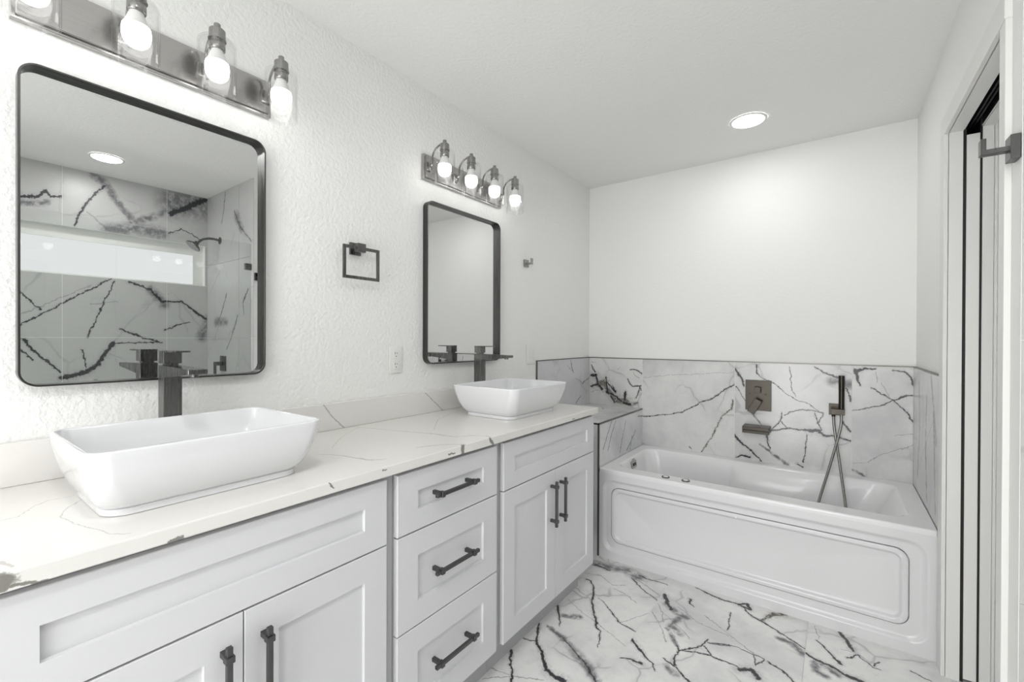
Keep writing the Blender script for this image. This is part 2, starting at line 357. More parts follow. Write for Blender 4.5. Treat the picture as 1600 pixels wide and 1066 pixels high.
  ('k',0.0082,0.006,[(0.9,1.786,0),(0.955,1.741,0)]),
  ('k',0.005,0.0042,[(0.955,1.741,0),(0.978,1.731,0)]),
  ('k',0.0042,0.003,[(0.978,1.731,0),(0.999,1.695,0)]),
  ('k',0.003,0.0065,[(0.86,1.688,0),(0.9,1.704,0)]),
  ('k',0.0065,0.01,[(0.9,1.704,0),(0.943,1.703,0)]),
  ('g',0.022,0.022,[(0.96,2.008,0),(1.01,1.978,0)]),
  ('g',0.012,0.012,[(0.958,1.98,0),(1.024,1.89,0)]),
  ('k',0.004,0.0045,[(1.024,1.89,0),(1.038,1.864,0)]),
  ('k',0.0045,0.0054,[(1.038,1.864,0),(1.036,1.806,0)]),
  ('k',0.0054,0.006,[(1.036,1.806,0),(1.05,1.774,0)]),
  ('k',0.004,0.004,[(1.04,1.868,0),(1.105,1.949,0)]),
  ('k',0.004,0.004,[(1.105,1.949,0),(1.122,2.011,0)]),
  ('k',0.004,0.004,[(1.042,1.873,0),(1.086,1.894,0)]),
  ('k',0.004,0.004,[(1.086,1.894,0),(1.15,1.913,0)]),
  ('k',0.004,0.004,[(1.15,1.913,0),(1.221,1.908,0)]),
  ('k',0.004,0.004,[(1.115,1.957,0),(1.156,1.912,0)]),
  ('t',0.003,0.003,[(0.864,2.06,0),(0.932,1.974,0)]),
  ('t',0.003,0.003,[(0.932,1.974,0),(0.978,1.892,0)]),
  ('t',0.003,0.003,[(0.994,2.02,0),(1.054,1.973,0)]),
  ('k',0.004,0.0048,[(1.003,1.788,0),(1.053,1.766,0)]),
  ('k',0.0048,0.006,[(1.053,1.766,0),(1.119,1.72,0)]),
  ('g',0.02,0.02,[(1.028,1.747,0),(1.066,1.724,0)]),
  ('k',0.003,0.003,[(1.127,1.907,0),(1.161,1.915,0)]),
  ('k',0.003,0.003,[(1.161,1.915,0),(1.214,1.911,0)]),
  ('k',0.003,0.003,[(1.214,1.911,0),(1.252,1.907,0)]),
  ('k',0.003,0.003,[(1.286,2.025,0),(1.303,1.96,0)]),
  ('k',0.003,0.003,[(1.332,2.019,0),(1.302,1.965,0)]),
  ('k',0.014,0.015,[(1.254,1.898,0),(1.291,1.926,0)]),
  ('k',0.015,0.016,[(1.291,1.926,0),(1.322,1.893,0)]),
  ('k',0.0049,0.006,[(1.386,1.99,0),(1.43,1.954,0)]),
 ],
 'fm_tub': [
  ('k',0.012,0.012,[(0.865,2.239,0),(0.899,2.172,0)]),
  ('k',0.012,0.012,[(0.899,2.172,0),(0.928,2.138,0)]),
  ('g',0.022,0.022,[(0.903,2.159,0),(0.959,2.123,0)]),
  ('g',0.022,0.022,[(0.959,2.123,0),(1.006,2.106,0)]),
  ('t',0.003,0.003,[(0.859,2.142,0),(0.904,2.083,0)]),
  ('t',0.003,0.003,[(0.944,2.174,0),(1.054,2.106,0)]),
  ('k',0.01,0.0062,[(0.981,2.274,0),(0.99,2.231,-0)]),
  ('k',0.0062,0.004,[(0.99,2.231,-0),(1.01,2.215,0)]),
  ('k',0.005,0.0056,[(0.978,2.394,0),(1.05,2.376,-0)]),
  ('k',0.0056,0.006,[(1.05,2.376,-0),(1.098,2.36,0)]),
  ('k',0.006,0.006,[(1.02,2.38,0),(1.098,2.36,0)]),
  ('k',0.006,0.006,[(1.098,2.36,0),(1.161,2.366,0)]),
  ('k',0.006,0.006,[(1.161,2.366,0),(1.198,2.353,0)]),
  ('k',0.006,0.006,[(1.198,2.353,0),(1.246,2.298,0)]),
  ('k',0.006,0.006,[(1.246,2.298,0),(1.293,2.282,0)]),
  ('k',0.012,0.0113,[(1.176,2.361,0),(1.212,2.396,0)]),
  ('k',0.0113,0.0105,[(1.212,2.396,0),(1.229,2.346,0)]),
  ('k',0.0105,0.01,[(1.229,2.346,0),(1.198,2.353,0)]),
  ('b',0.008,0.0157,[(1.285,2.291,0),(1.321,2.376,0)]),
  ('b',0.0157,0.02,[(1.321,2.376,0),(1.363,2.406,0)]),
  ('k',0.006,0.0057,[(1.293,2.282,0),(1.345,2.253,0)]),
  ('k',0.0057,0.0053,[(1.345,2.253,0),(1.401,2.223,0)]),
  ('k',0.0053,0.005,[(1.401,2.223,0),(1.456,2.191,0)]),
  ('g',0.02,0.021,[(1.362,2.2,0),(1.415,2.19,0)]),
  ('g',0.021,0.022,[(1.415,2.19,0),(1.453,2.148,0)]),
  ('k',0.003,0.003,[(1.16,2.272,0),(1.176,2.127,0)]),
  ('t',0.003,0.003,[(1.066,2.173,0),(1.143,2.13,0)]),
  ('t',0.003,0.003,[(1.143,2.13,0),(1.215,2.079,0)]),
 ],
}
# ------------------------------------------------------------------ node helpers
def new_mat(name):
    m = bpy.data.materials.new(name); m.use_nodes = True
    nt = m.node_tree
    return m, nt, nt.nodes['Principled BSDF']

def paint(name, col, rough=0.5, metal=0.0, coat=0.0, spec=0.5):
    m, nt, b = new_mat(name)
    b.inputs['Base Color'].default_value = (*col, 1)
    b.inputs['Roughness'].default_value = rough
    b.inputs['Metallic'].default_value = metal
    b.inputs['Coat Weight'].default_value = coat
    b.inputs['Specular IOR Level'].default_value = spec
    return m

def add_bump(m, scale, dist, strength=1.0, detail=3.0, stretch=None):
    nt = m.node_tree; b = nt.nodes['Principled BSDF']
    geo = nt.nodes.new('ShaderNodeNewGeometry')
    src = geo.outputs['Position']
    if stretch:
        mp = nt.nodes.new('ShaderNodeMapping'); mp.inputs['Scale'].default_value = stretch
        nt.links.new(src, mp.inputs['Vector']); src = mp.outputs['Vector']
    n = nt.nodes.new('ShaderNodeTexNoise')
    n.inputs['Scale'].default_value = scale; n.inputs['Detail'].default_value = detail
    nt.links.new(src, n.inputs['Vector'])
    bp = nt.nodes.new('ShaderNodeBump')
    bp.inputs['Strength'].default_value = strength; bp.inputs['Distance'].default_value = dist
    nt.links.new(n.outputs['Fac'], bp.inputs['Height'])
    nt.links.new(bp.outputs['Normal'], b.inputs['Normal'])
    return m

def brushed(name, col, rough, stretch, amount=0.12):
    m, nt, b = new_mat(name)
    b.inputs['Metallic'].default_value = 1.0
    geo = nt.nodes.new('ShaderNodeNewGeometry')
    mp = nt.nodes.new('ShaderNodeMapping'); mp.inputs['Scale'].default_value = stretch
    nt.links.new(geo.outputs['Position'], mp.inputs['Vector'])
    n = nt.nodes.new('ShaderNodeTexNoise'); n.inputs['Scale'].default_value = 1.0; n.inputs['Detail'].default_value = 4
    nt.links.new(mp.outputs['Vector'], n.inputs['Vector'])
    r = nt.nodes.new('ShaderNodeMapRange')
    r.inputs[3].default_value = 1 - amount; r.inputs[4].default_value = 1 + amount
    nt.links.new(n.outputs['Fac'], r.inputs[0])
    vm = nt.nodes.new('ShaderNodeVectorMath'); vm.operation = 'SCALE'
    vm.inputs[0].default_value = col
    nt.links.new(r.outputs[0], vm.inputs['Scale'])
    nt.links.new(vm.outputs[0], b.inputs['Base Color'])
    rr = nt.nodes.new('ShaderNodeMapRange')
    rr.inputs[3].default_value = rough - 0.06; rr.inputs[4].default_value = rough + 0.06
    nt.links.new(n.outputs['Fac'], rr.inputs[0])
    nt.links.new(rr.outputs[0], b.inputs['Roughness'])
    return m

def thin_glass(name, tint=(1, 1, 1), base=0.05, boost=1.0):
    m = bpy.data.materials.new(name); m.use_nodes = True
    nt = m.node_tree; nt.nodes.clear()
    out = nt.nodes.new('ShaderNodeOutputMaterial')
    tr = nt.nodes.new('ShaderNodeBsdfTransparent'); tr.inputs[0].default_value = (*tint, 1)
    gl = nt.nodes.new('ShaderNodeBsdfGlossy'); gl.inputs['Roughness'].default_value = 0.02
    fr = nt.nodes.new('ShaderNodeLayerWeight'); fr.inputs['Blend'].default_value = 0.5
    # Schlick: 0.04 + 0.96*facing^5
    pw = nt.nodes.new('ShaderNodeMath'); pw.operation = 'POWER'; pw.inputs[1].default_value = 4.0
    nt.links.new(fr.outputs['Facing'], pw.inputs[0])
    ma = nt.nodes.new('ShaderNodeMath'); ma.operation = 'MULTIPLY_ADD'
    ma.inputs[1].default_value = 0.9 * boost; ma.inputs[2].default_value = base; ma.use_clamp = True
    nt.links.new(pw.outputs[0], ma.inputs[0])
    mx = nt.nodes.new('ShaderNodeMixShader')
    nt.links.new(ma.outputs[0], mx.inputs[0]); nt.links.new(tr.outputs[0], mx.inputs[1]); nt.links.new(gl.outputs[0], mx.inputs[2])
    nt.links.new(mx.outputs[0], out.inputs[0])
    return m

def emitter(name, col, strength):
    m = bpy.data.materials.new(name); m.use_nodes = True
    nt = m.node_tree; nt.nodes.clear()
    out = nt.nodes.new('ShaderNodeOutputMaterial')
    e = nt.nodes.new('ShaderNodeEmission')
    e.inputs[0].default_value = (*col, 1); e.inputs[1].default_value = strength
    nt.links.new(e.outputs[0], out.inputs[0])
    return m

class Nodes:
    def __init__(s, nt): s.nt = nt
    def lk(s, v, sock):
        if isinstance(v, bpy.types.NodeSocket): s.nt.links.new(v, sock)
        elif v is not None: sock.default_value = v
    def math(s, op, a, b=None, c=None, clamp=False):
        n = s.nt.nodes.new('ShaderNodeMath'); n.operation = op; n.use_clamp = clamp
        for i, v in enumerate((a, b, c)):
            s.lk(v, n.inputs[i])
        return n.outputs[0]
    def vec(s, op, a, b=None, scale=None):
        n = s.nt.nodes.new('ShaderNodeVectorMath'); n.operation = op
        s.lk(a, n.inputs[0]); s.lk(b, n.inputs[1])
        if scale is not None: s.lk(scale, n.inputs['Scale'])
        return n.outputs['Value'] if op in ('DOT_PRODUCT', 'LENGTH', 'DISTANCE') else n.outputs[0]
    def noise(s, v, scale, detail=3, rough=0.5, color=False):
        n = s.nt.nodes.new('ShaderNodeTexNoise'); n.inputs['Scale'].default_value = scale
        n.inputs['Detail'].default_value = detail; n.inputs['Roughness'].default_value = rough
        s.lk(v, n.inputs['Vector'])
        return n.outputs['Color'] if color else n.outputs['Fac']
    def ramp(s, v, a, b, lo, hi, smooth=True):
        n = s.nt.nodes.new('ShaderNodeMapRange')
        n.interpolation_type = 'SMOOTHSTEP' if smooth else 'LINEAR'
        s.lk(v, n.inputs[0])
        for i, q in enumerate((a, b, lo, hi)): n.inputs[i + 1].default_value = q
        return n.outputs[0]
    def mix(s, f, a, b):
        n = s.nt.nodes.new('ShaderNodeMix'); n.data_type = 'RGBA'
        s.lk(f, n.inputs[0]); s.lk(a, n.inputs[6]); s.lk(b, n.inputs[7])
        return n.outputs[2]

def stone(name, veins=(), seed=0.0, base=(0.80, 0.80, 0.79), cloud=(0.50, 0.51, 0.52), cloud_amt=0.6,
          random_veins=0.5, vein_scale=2.2, rough=0.22, warp=0.02, kinds=None, coat=0.0, plane=(1, 1, 1), edge_plane=None, wscale=1.6):
    """white stone with drawn veins (segments in world space, roughened by noise) and random hairline veins"""
    kinds = kinds or {'k': (0.035, 0.035, 0.04), 'b': (0.10, 0.085, 0.06), 't': (0.30, 0.30, 0.31), 'g': (0.15, 0.15, 0.16)}
    m, nt, bs = new_mat(name)
    N = Nodes(nt)
    geo = nt.nodes.new('ShaderNodeNewGeometry')
    P = geo.outputs['Position']
    Ps = N.vec('ADD', P, (seed * 3.1, seed * 1.7, seed * 2.3))
    n1 = N.noise(Ps, 9.0, 4, 0.6, True)
    w1 = N.vec('SCALE', N.vec('SUBTRACT', n1, (0.5, 0.5, 0.5)), scale=warp)
    n2 = N.noise(Ps, 38.0, 4, 0.7, True)
    w2 = N.vec('SCALE', N.vec('SUBTRACT', n2, (0.5, 0.5, 0.5)), scale=warp * 1.3)
    ww = N.vec('ADD', w1, w2)
    W = N.vec('ADD', P, N.vec('MULTIPLY', ww, plane))          # veins wander only within the face they lie on
    WE = N.vec('ADD', P, N.vec('MULTIPLY', ww, edge_plane)) if edge_plane else W
    # cloudy ground
    cl = N.ramp(N.noise(Ps, 2.3, 5, 0.62), 0.42, 0.72, 0, cloud_amt)
    col = N.mix(cl, (*base, 1), (*cloud, 1))
    fine = N.noise(Ps, 24.0, 4, 0.7)
    col = N.mix(N.ramp(fine, 0.45, 0.8, 0, 0.25), col, (*cloud, 1))
    if random_veins > 0:
        vw = N.vec('ADD', Ps, N.vec('SCALE', N.vec('SUBTRACT', N.noise(Ps, 1.7, 4, 0.65, True), (0.5, 0.5, 0.5)), scale=0.22))
        vo = nt.nodes.new('ShaderNodeTexVoronoi'); vo.feature = 'DISTANCE_TO_EDGE'
        vo.inputs['Scale'].default_value = vein_scale
        N.lk(vw, vo.inputs['Vector'])
        msk = N.ramp(N.noise(Ps, 3.1, 2), 0.46, 0.62, 0, 1)
        thin = N.ramp(vo.outputs['Distance'], 0.004, 0.022, 1, 0)
        f = N.math('MULTIPLY', N.math('MULTIPLY', thin, msk), random_veins, clamp=True)
        col = N.mix(f, col, (0.20, 0.20, 0.21, 1))
        halo = N.math('MULTIPLY', N.math('MULTIPLY', N.ramp(vo.outputs['Distance'], 0.0, 0.12, 1, 0), msk), random_veins * 0.35)
        col = N.mix(halo, col, (0.42, 0.42, 0.43, 1))
    rag = N.noise(W, 60.0, 4, 0.7)
    smear = N.noise(W, 22.0, 6, 0.65)
    for kind in ('t', 'q', 'g', 'b', 'e', 'k'):
        acc = None
        for (k, wa, wb, pl) in veins:
            if k != kind: continue
            L = sum((Vector(pl[i + 1]) - Vector(pl[i])).length for i in range(len(pl) - 1)) or 1
            run = 0.0
            for i in range(len(pl) - 1):
                a, b = Vector(pl[i]), Vector(pl[i + 1])
                d = b - a; l = d.length
                if l < 1e-4: continue
                h0 = 0.5 * wscale * (wa + (wb - wa) * run / L); run += l
                h1 = 0.5 * wscale * (wa + (wb - wa) * run / L)
                q = N.vec('SUBTRACT', WE if kind == 'e' else W, tuple(a))
                t = N.math('ADD', N.vec('DOT_PRODUCT', q, tuple(d / (l * l))), 0.0, clamp=True)
                dist = N.vec('DISTANCE', q, N.vec('SCALE', tuple(d), scale=t))
                inv = N.math('MULTIPLY_ADD', t, 1 / h1 - 1 / h0, 1 / h0)
                v = N.math('MULTIPLY', dist, inv)
                acc = v if acc is None else N.math('MINIMUM', acc, v)
        if acc is None: continue
        c = kinds.get(kind, (0.3, 0.3, 0.3))
        if kind == 'g':
            f = N.math('MULTIPLY', N.ramp(acc, 0.1, 1.6, 1, 0), N.ramp(smear, 0.32, 0.58, 0.15, 1.0))
            core = f
        else:
            rr = N.math('MULTIPLY', acc, N.ramp(rag, 0.3, 0.7, 0.6, 1.5, False))
            core = N.ramp(rr, 0.55, 1.15, 1, 0)
            if kind in 'kb':
                hal = N.math('MULTIPLY', N.ramp(acc, 0.5, 3.6, 0.75, 0), N.ramp(rag, 0.35, 0.65, 0.0, 0.9))
                col = N.mix(hal, col, (0.33, 0.33, 0.34, 1) if kind == 'k' else (0.33, 0.31, 0.27, 1))
            if kind == 'b':
                core = N.math('MULTIPLY', core, N.ramp(rag, 0.32, 0.55, 0.35, 1.0))
            if kind in 'tq':
                core = N.math('MULTIPLY', core, 0.8)
        col = N.mix(core, col, (*c, 1))
    N.lk(col, bs.inputs['Base Color'])
    bs.inputs['Roughness'].default_value = rough
    bs.inputs['Coat Weight'].default_value = coat
    return m

# ------------------------------------------------------------------ mesh helpers
class B:
    def __init__(s): s.bm = bmesh.new()
    def face(s, vs, mi=0):
        f = s.bm.faces.new(vs); f.material_index = mi; return f
    def quad(s, a, b, c, d, mi=0):
        return s.face([s.bm.verts.new(v) for v in (a, b, c, d)], mi)
    def box(s, x0, x1, y0, y1, z0, z1, bevel=0.0, seg=2, mi=0, mat=None):
        t = bmesh.new()
        vs = [t.verts.new((x, y, z)) for x in (x0, x1) for y in (y0, y1) for z in (z0, z1)]
        for q in ((0, 1, 3, 2), (4, 6, 7, 5), (0, 4, 5, 1), (2, 3, 7, 6), (0, 2, 6, 4), (1, 5, 7, 3)):
            t.faces.new([vs[i] for i in q])
        if bevel > 0:
            bmesh.ops.bevel(t, geom=list(t.edges), offset=bevel, segments=seg, profile=0.5, affect='EDGES')
        bmesh.ops.recalc_face_normals(t, faces=list(t.faces))
        if mat is not None: bmesh.ops.transform(t, matrix=mat, verts=list(t.verts))
        s.merge(t, mi); return s
    def merge(s, t, mi=0):
        mp = {}
        for v in t.verts: mp[v] = s.bm.verts.new(v.co)
        for f in t.faces:
            nf = s.bm.faces.new([mp[v] for v in f.verts]); nf.material_index = mi
        t.free()
    def loft(s, loops, closed=True, cap0=False, cap1=False, mi=0, flip=False):
        rows = [[s.bm.verts.new(p) for p in lp] for lp in loops]
        n = len(rows[0])
        for a, b in zip(rows, rows[1:]):
            for i in range(n if closed else n - 1):
                j = (i + 1) % n
                q = [a[i], a[j], b[j], b[i]]
                s.face(q[::-1] if flip else q, mi)
        if cap0: s.face(rows[0] if flip else rows[0][::-1], mi)
        if cap1: s.face(rows[-1][::-1] if flip else rows[-1], mi)
        return s
    def lathe(s, prof, origin=(0, 0, 0), axis='z', n=24, cap0=False, cap1=False, mi=0):
        loops = []
        ox, oy, oz = origin
        for r, h in prof:
            lp = []
            for i in range(n):
                a = 2 * PI * i / n; p, q = r * math.cos(a), r * math.sin(a)
                lp.append({'z': (ox + p, oy + q, oz + h), 'x': (ox + h, oy + p, oz + q), 'y': (ox + q, oy + h, oz + p)}[axis])
            loops.append(lp)
        return s.loft(loops, True, cap0, cap1, mi)
    def tube(s, pts, r, n=10, mi=0, flat=None):
        pts = [Vector(p) for p in pts]; loops = []; prev = None
        for i, p in enumerate(pts):
            t = (pts[min(i + 1, len(pts) - 1)] - pts[max(i - 1, 0)]).normalized()
            if prev is None:
                u = t.cross(Vector((0, 0, 1)))
                if u.length < 1e-3: u = t.cross(Vector((0, 1, 0)))
            else:
                u = prev - t * prev.dot(t)
            u.normalize(); prev = u; w = t.cross(u)
            loops.append([p + (u * math.cos(2 * PI * k / n) + w * math.sin(2 * PI * k / n)) * r for k in range(n)])
        return s.loft(loops, True, True, True, mi)

def rrect(x0, x1, y0, y1, r, nc=6, nsx=1, nsy=1):
    """rounded rectangle, counter-clockwise 2D points"""
    r = min(r, (x1 - x0) / 2 - 1e-5, (y1 - y0) / 2 - 1e-5)
    out = []
    cs = [(x1 - r, y0 + r, -PI / 2), (x1 - r, y1 - r, 0), (x0 + r, y1 - r, PI / 2), (x0 + r, y0 + r, PI)]
    for k, (cx, cy, a0) in enumerate(cs):
        arc = [(cx + r * math.cos(a0 + PI / 2 * i / nc), cy + r * math.sin(a0 + PI / 2 * i / nc)) for i in range(nc + 1)]
        out += arc
        nx = cs[(k + 1) % 4]
        nxt = (nx[0] + r * math.cos(nx[2]), nx[1] + r * math.sin(nx[2]))
        ns = nsy if k % 2 == 0 else nsx
        for i in range(1, ns):
            f = i / ns
            out.append((arc[-1][0] + (nxt[0] - arc[-1][0]) * f, arc[-1][1] + (nxt[1] - arc[-1][1]) * f))
    return out

def support(loops, d=0.0025):
    """extra loops close to each bend so that smooth shading keeps the flats flat"""
    out = [loops[0]]
    for a, b in zip(loops, loops[1:]):
        L = max((Vector(p) - Vector(q)).length for p, q in zip(a, b))
        if L > 4 * d:
            for t in (d / L, 1 - d / L):
                out.append([tuple(Vector(p).lerp(Vector(q), t)) for p, q in zip(a, b)])
        out.append(b)
    return out

OFF = {}
def obj(name, b, mats, parent=None, smooth=18, recalc=False):
    bm = b.bm if isinstance(b, B) else b
    if recalc: bmesh.ops.recalc_face_normals(bm, faces=list(bm.faces))
    off = OFF.get(parent.name, Vector()) if parent else Vector()
    for v in bm.verts: v.co -= off
    me = bpy.data.meshes.new(name); bm.to_mesh(me); bm.free()
    for m in (mats if isinstance(mats, (list, tuple)) else [mats]): me.materials.append(m)
    if smooth:
        me.shade_smooth(); me.set_sharp_from_angle(angle=math.radians(smooth))
    o = bpy.data.objects.new(name, me); C.objects.link(o)
    if parent: o.parent = parent
    OFF[o.name] = off
    return o

def tag(o, label=None, cat=None, group=None, kind=None):
    if label: o['label'] = label
    if cat: o['category'] = cat
    if group: o['group'] = group
    if kind: o['kind'] = kind
    return o

def thing(name, label, cat, loc, group=None):
    o = bpy.data.objects.new(name, None); o.empty_display_size = 0.05
    C.objects.link(o); o.location = loc
    OFF[o.name] = Vector(loc)
    return tag(o, label, cat, group)

def struct(name, b, mats, parent=None, label=None, smooth=18, recalc=False):
    o = obj(name, b, mats, parent, smooth, recalc)
    if not parent: o['kind'] = 'structure'
    if label: o['label'] = label
    return o

def copy_tree(o, parent=None):
    c = o.copy(); C.objects.link(c)
    if parent: c.parent = parent
    for ch in list(o.children): copy_tree(ch, c)
    return c

def bx(*a, **k): return B().box(*a, **k)
# ------------------------------------------------------------------ materials
wall_paint = add_bump(paint('wall_paint', (0.85, 0.85, 0.835), 0.65, spec=0.3), 70, 0.007, 0.6, 4)
back_paint = add_bump(paint('back_wall_paint', (0.85, 0.85, 0.835), 0.65, spec=0.3), 80, 0.002, 0.4, 3)
ceiling_paint = add_bump(paint('ceiling_paint', (0.87, 0.87, 0.855), 0.7, spec=0.2), 70, 0.004, 0.5, 4)
trim_paint = paint('trim_paint', (0.76, 0.76, 0.74), 0.4)
cabinet_paint = paint('cabinet_paint', (0.67, 0.67, 0.685), 0.32)
cabinet_box = paint('cabinet_box', (0.46, 0.46, 0.47), 0.45)
black = paint('black_metal_and_shade', (0.006, 0.006, 0.006), 0.6)  # door track and screws, also the shade filled into the pocket gaps
ceramic = paint('ceramic', (0.78, 0.785, 0.80), 0.06, coat=0.6)
acrylic = paint('acrylic', (0.82, 0.82, 0.83), 0.2, coat=0.2)
acrylic_apron = paint('acrylic_apron', (0.75, 0.75, 0.76), 0.25, coat=0.2)
plastic = paint('plastic', (0.80, 0.80, 0.78), 0.35)
slot_dark = paint('slot_dark', (0.02, 0.02, 0.02), 0.5)
chrome = paint('chrome', (0.75, 0.75, 0.76), 0.10, metal=1)
nickel = brushed('brushed_nickel', (0.44, 0.43, 0.42), 0.20, (6, 6, 500), 0.12)
nickel_dark = brushed('nickel_dark', (0.30, 0.295, 0.285), 0.26, (300, 300, 8), 0.12)
gunmetal = brushed('gunmetal', (0.17, 0.168, 0.165), 0.27, (260, 260, 5), 0.06)
pull_metal = brushed('pull_metal', (0.12, 0.12, 0.12), 0.36, (40, 40, 40), 0.2)
frame_metal = brushed('frame_metal', (0.09, 0.09, 0.088), 0.30, (200, 200, 6), 0.12)
taupe_metal = brushed('taupe_metal', (0.055, 0.050, 0.043), 0.30, (8, 8, 300), 0.14)
edge_metal = paint('edge_metal', (0.16, 0.155, 0.14), 0.35, metal=0.8)
grout = paint('grout', (0.80, 0.80, 0.78), 0.8)
mirror_mat = paint('mirror_silver', (0.72, 0.73, 0.72), 0.004, metal=1)
shade_glass = thin_glass('shade_glass', (0.995, 0.995, 0.995), 0.035, 0.5)
door_glass = thin_glass('door_glass', (0.97, 0.98, 0.975), 0.02)
bulb_glow = emitter('bulb_glow', (1.0, 0.985, 0.96), BULB)
down_glow = emitter('downlight_glow', (1.0, 0.99, 0.97), DOWNLIGHT)
window_glow = emitter('window_daylight', (0.98, 0.985, 1.0), 0.68)
bulb_neck = paint('bulb_neck', (0.75, 0.75, 0.74), 0.5)

quartz = stone('quartz', VEINS['top'], 4.0, (0.78, 0.765, 0.735), (0.74, 0.725, 0.70), 0.5, 0.0, rough=0.16, warp=0.012, plane=(1, 1, 0), edge_plane=(0, 1, 1),
               kinds={'q': (0.50, 0.48, 0.45), 'e': (0.24, 0.23, 0.21)})
quartz_splash = stone('quartz_splash', VEINS['splash'], 5.0, (0.78, 0.765, 0.74), (0.74, 0.725, 0.70), 0.5, 0.0, rough=0.16, warp=0.006, plane=(0, 1, 1),
                      kinds={'q': (0.42, 0.40, 0.37)})
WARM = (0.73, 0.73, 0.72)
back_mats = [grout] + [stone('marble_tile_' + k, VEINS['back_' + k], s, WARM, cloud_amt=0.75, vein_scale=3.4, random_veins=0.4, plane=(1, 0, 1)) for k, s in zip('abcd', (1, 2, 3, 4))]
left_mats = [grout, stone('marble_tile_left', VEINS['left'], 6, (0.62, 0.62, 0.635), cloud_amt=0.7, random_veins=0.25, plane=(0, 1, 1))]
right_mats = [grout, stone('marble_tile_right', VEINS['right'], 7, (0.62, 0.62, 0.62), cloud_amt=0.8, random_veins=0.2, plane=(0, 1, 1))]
ledge_marble = stone('marble_ledge', VEINS['ledge'], 8, (0.74, 0.74, 0.75), cloud_amt=0.7, random_veins=0.1, plane=(0, 1, 1))
ledge_top_marble = stone('marble_ledge_top', (), 9, (0.72, 0.72, 0.71), cloud_amt=0.8, random_veins=0.7, vein_scale=4)
FB = (0.86, 0.86, 0.845)
FK = dict(cloud_amt=0.55, vein_scale=3.6, rough=0.3, plane=(1, 1, 0))
floor_mats = [grout,
              stone('marble_floor_left', VEINS['fl_far'], 11, FB, random_veins=0.45, **FK),
              stone('marble_floor_left_front', VEINS['fl_near'], 11, FB, random_veins=0.45, **FK),
              stone('marble_floor_middle', VEINS['fm_far'], 12, FB, random_veins=0.4, **FK),
              stone('marble_floor_middle_front', VEINS['fm_near'], 12, FB, random_veins=0.4, **FK),
              stone('marble_floor_middle_tub', VEINS['fm_tub'], 12, FB, random_veins=0.4, **FK),
              stone('marble_floor_right', VEINS['fr'], 13, FB, random_veins=0.35, **FK),
              stone('marble_floor_plain', (), 14, FB, cloud_amt=0.4, random_veins=1.0, vein_scale=2.0, rough=0.3)]
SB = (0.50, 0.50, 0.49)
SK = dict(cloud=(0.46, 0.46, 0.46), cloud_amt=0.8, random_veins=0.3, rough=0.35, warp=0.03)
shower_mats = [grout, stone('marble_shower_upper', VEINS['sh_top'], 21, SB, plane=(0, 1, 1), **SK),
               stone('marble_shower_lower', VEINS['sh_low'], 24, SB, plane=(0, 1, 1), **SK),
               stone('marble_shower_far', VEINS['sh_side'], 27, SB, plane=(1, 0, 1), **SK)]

# ------------------------------------------------------------------ room shell
H = 2.44
WX, WY = 1.892, 3.142          # right wall plane, back wall plane
TBX, TLX, TRX = 3.134, 0.008, 1.882   # tile faces: back (y), left (x), right (x)
TZ = 1.130                     # tile height
SX, SY0, SY1 = 2.727, -0.60, 1.505    # shower: outer wall (x), near and far walls (y)

struct('ceiling', bx(-0.12, 3.2, -1.6, 3.3, H, H + 0.1), ceiling_paint)
struct('wall_left', bx(-0.12, 0.0, -1.6, 3.3, -0.1, H), wall_paint)
struct('wall_back', bx(0.0, 3.2, WY, 3.3, -0.1, H), back_paint)
struct('wall_front', B().box(0.0, 0.65, -1.6, -1.45, -0.1, H).box(1.65, 3.2, -1.6, -1.45, -0.1, H).box(0.65, 1.65, -1.6, -1.45, 2.05, H), wall_paint)  # wall behind the camera, with an opening added to let fill light in

# right wall: near pier, header over the doorway, two leaves either side of the pocket, wall in front of the shower
DY0, DY1, DZ = 1.622, 2.320, 2.052
b = B()
b.box(WX, 2.007, SY1, DY0 + 0.006, -0.1, H)                       # pier beside the doorway
b.box(WX, 1.934, DY0 + 0.006, DY1 + 0.006, DZ + 0.006, H)         # header leaves
b.box(1.978, 2.007, DY0 + 0.006, DY1 + 0.006, DZ + 0.006, H)
b.box(WX, 1.934, DY1 + 0.006, WY, -0.1, H)                        # pocket leaves
b.box(1.978, 2.007, DY1 + 0.006, WY, -0.1, H)
b.box(1.934, 1.978, DY1 + 0.006, WY, 2.12, H)
struct('wall_right', b, back_paint)
struct('wall_right_entry', bx(WX, 2.007, -1.45, SY0, -0.1, H), wall_paint)
struct('wall_closet', bx(3.05, 3.2, SY1, WY, -0.1, H), wall_paint)

# floor: marble tiles laid in columns
b = B()
b.quad((0, -1.45, -0.0015), (3.05, -1.45, -0.0015), (3.05, WY, -0.0015), (0, WY, -0.0015), 0)
cols = [(-0.344, 0.256, 7, 7), (0.256, 0.856, 1, 2), (0.856, 1.456, 3, 4), (1.456, 2.056, 6, 6), (2.056, 2.656, 7, 7), (2.656, 3.05, 7, 7)]
for ci, (xa, xb, far, near) in enumerate(cols):
    xa, xb = max(xa, 0) + 0.001, xb - 0.001
    cuts = [-1.45, -0.7 + 0.4 * (ci % 3), 0.5 + 0.4 * (ci % 3), WY]
    for ya, yb in zip(cuts, cuts[1:]):
        spans = [(ya + 0.001, yb - 0.001, 7)] if yb < WY else [(ya + 0.001, 1.93, near), (1.93, 2.17, far), (2.17, yb, 5 if ci == 2 else far)]
        for p, q, mi in spans:
            b.quad((xa, p, 0), (xb, p, 0), (xb, q, 0), (xa, q, 0), mi)
b.box(0, 3.05, -1.45, WY, -0.1, -0.002, mi=0)
struct('floor', b, floor_mats, smooth=0)

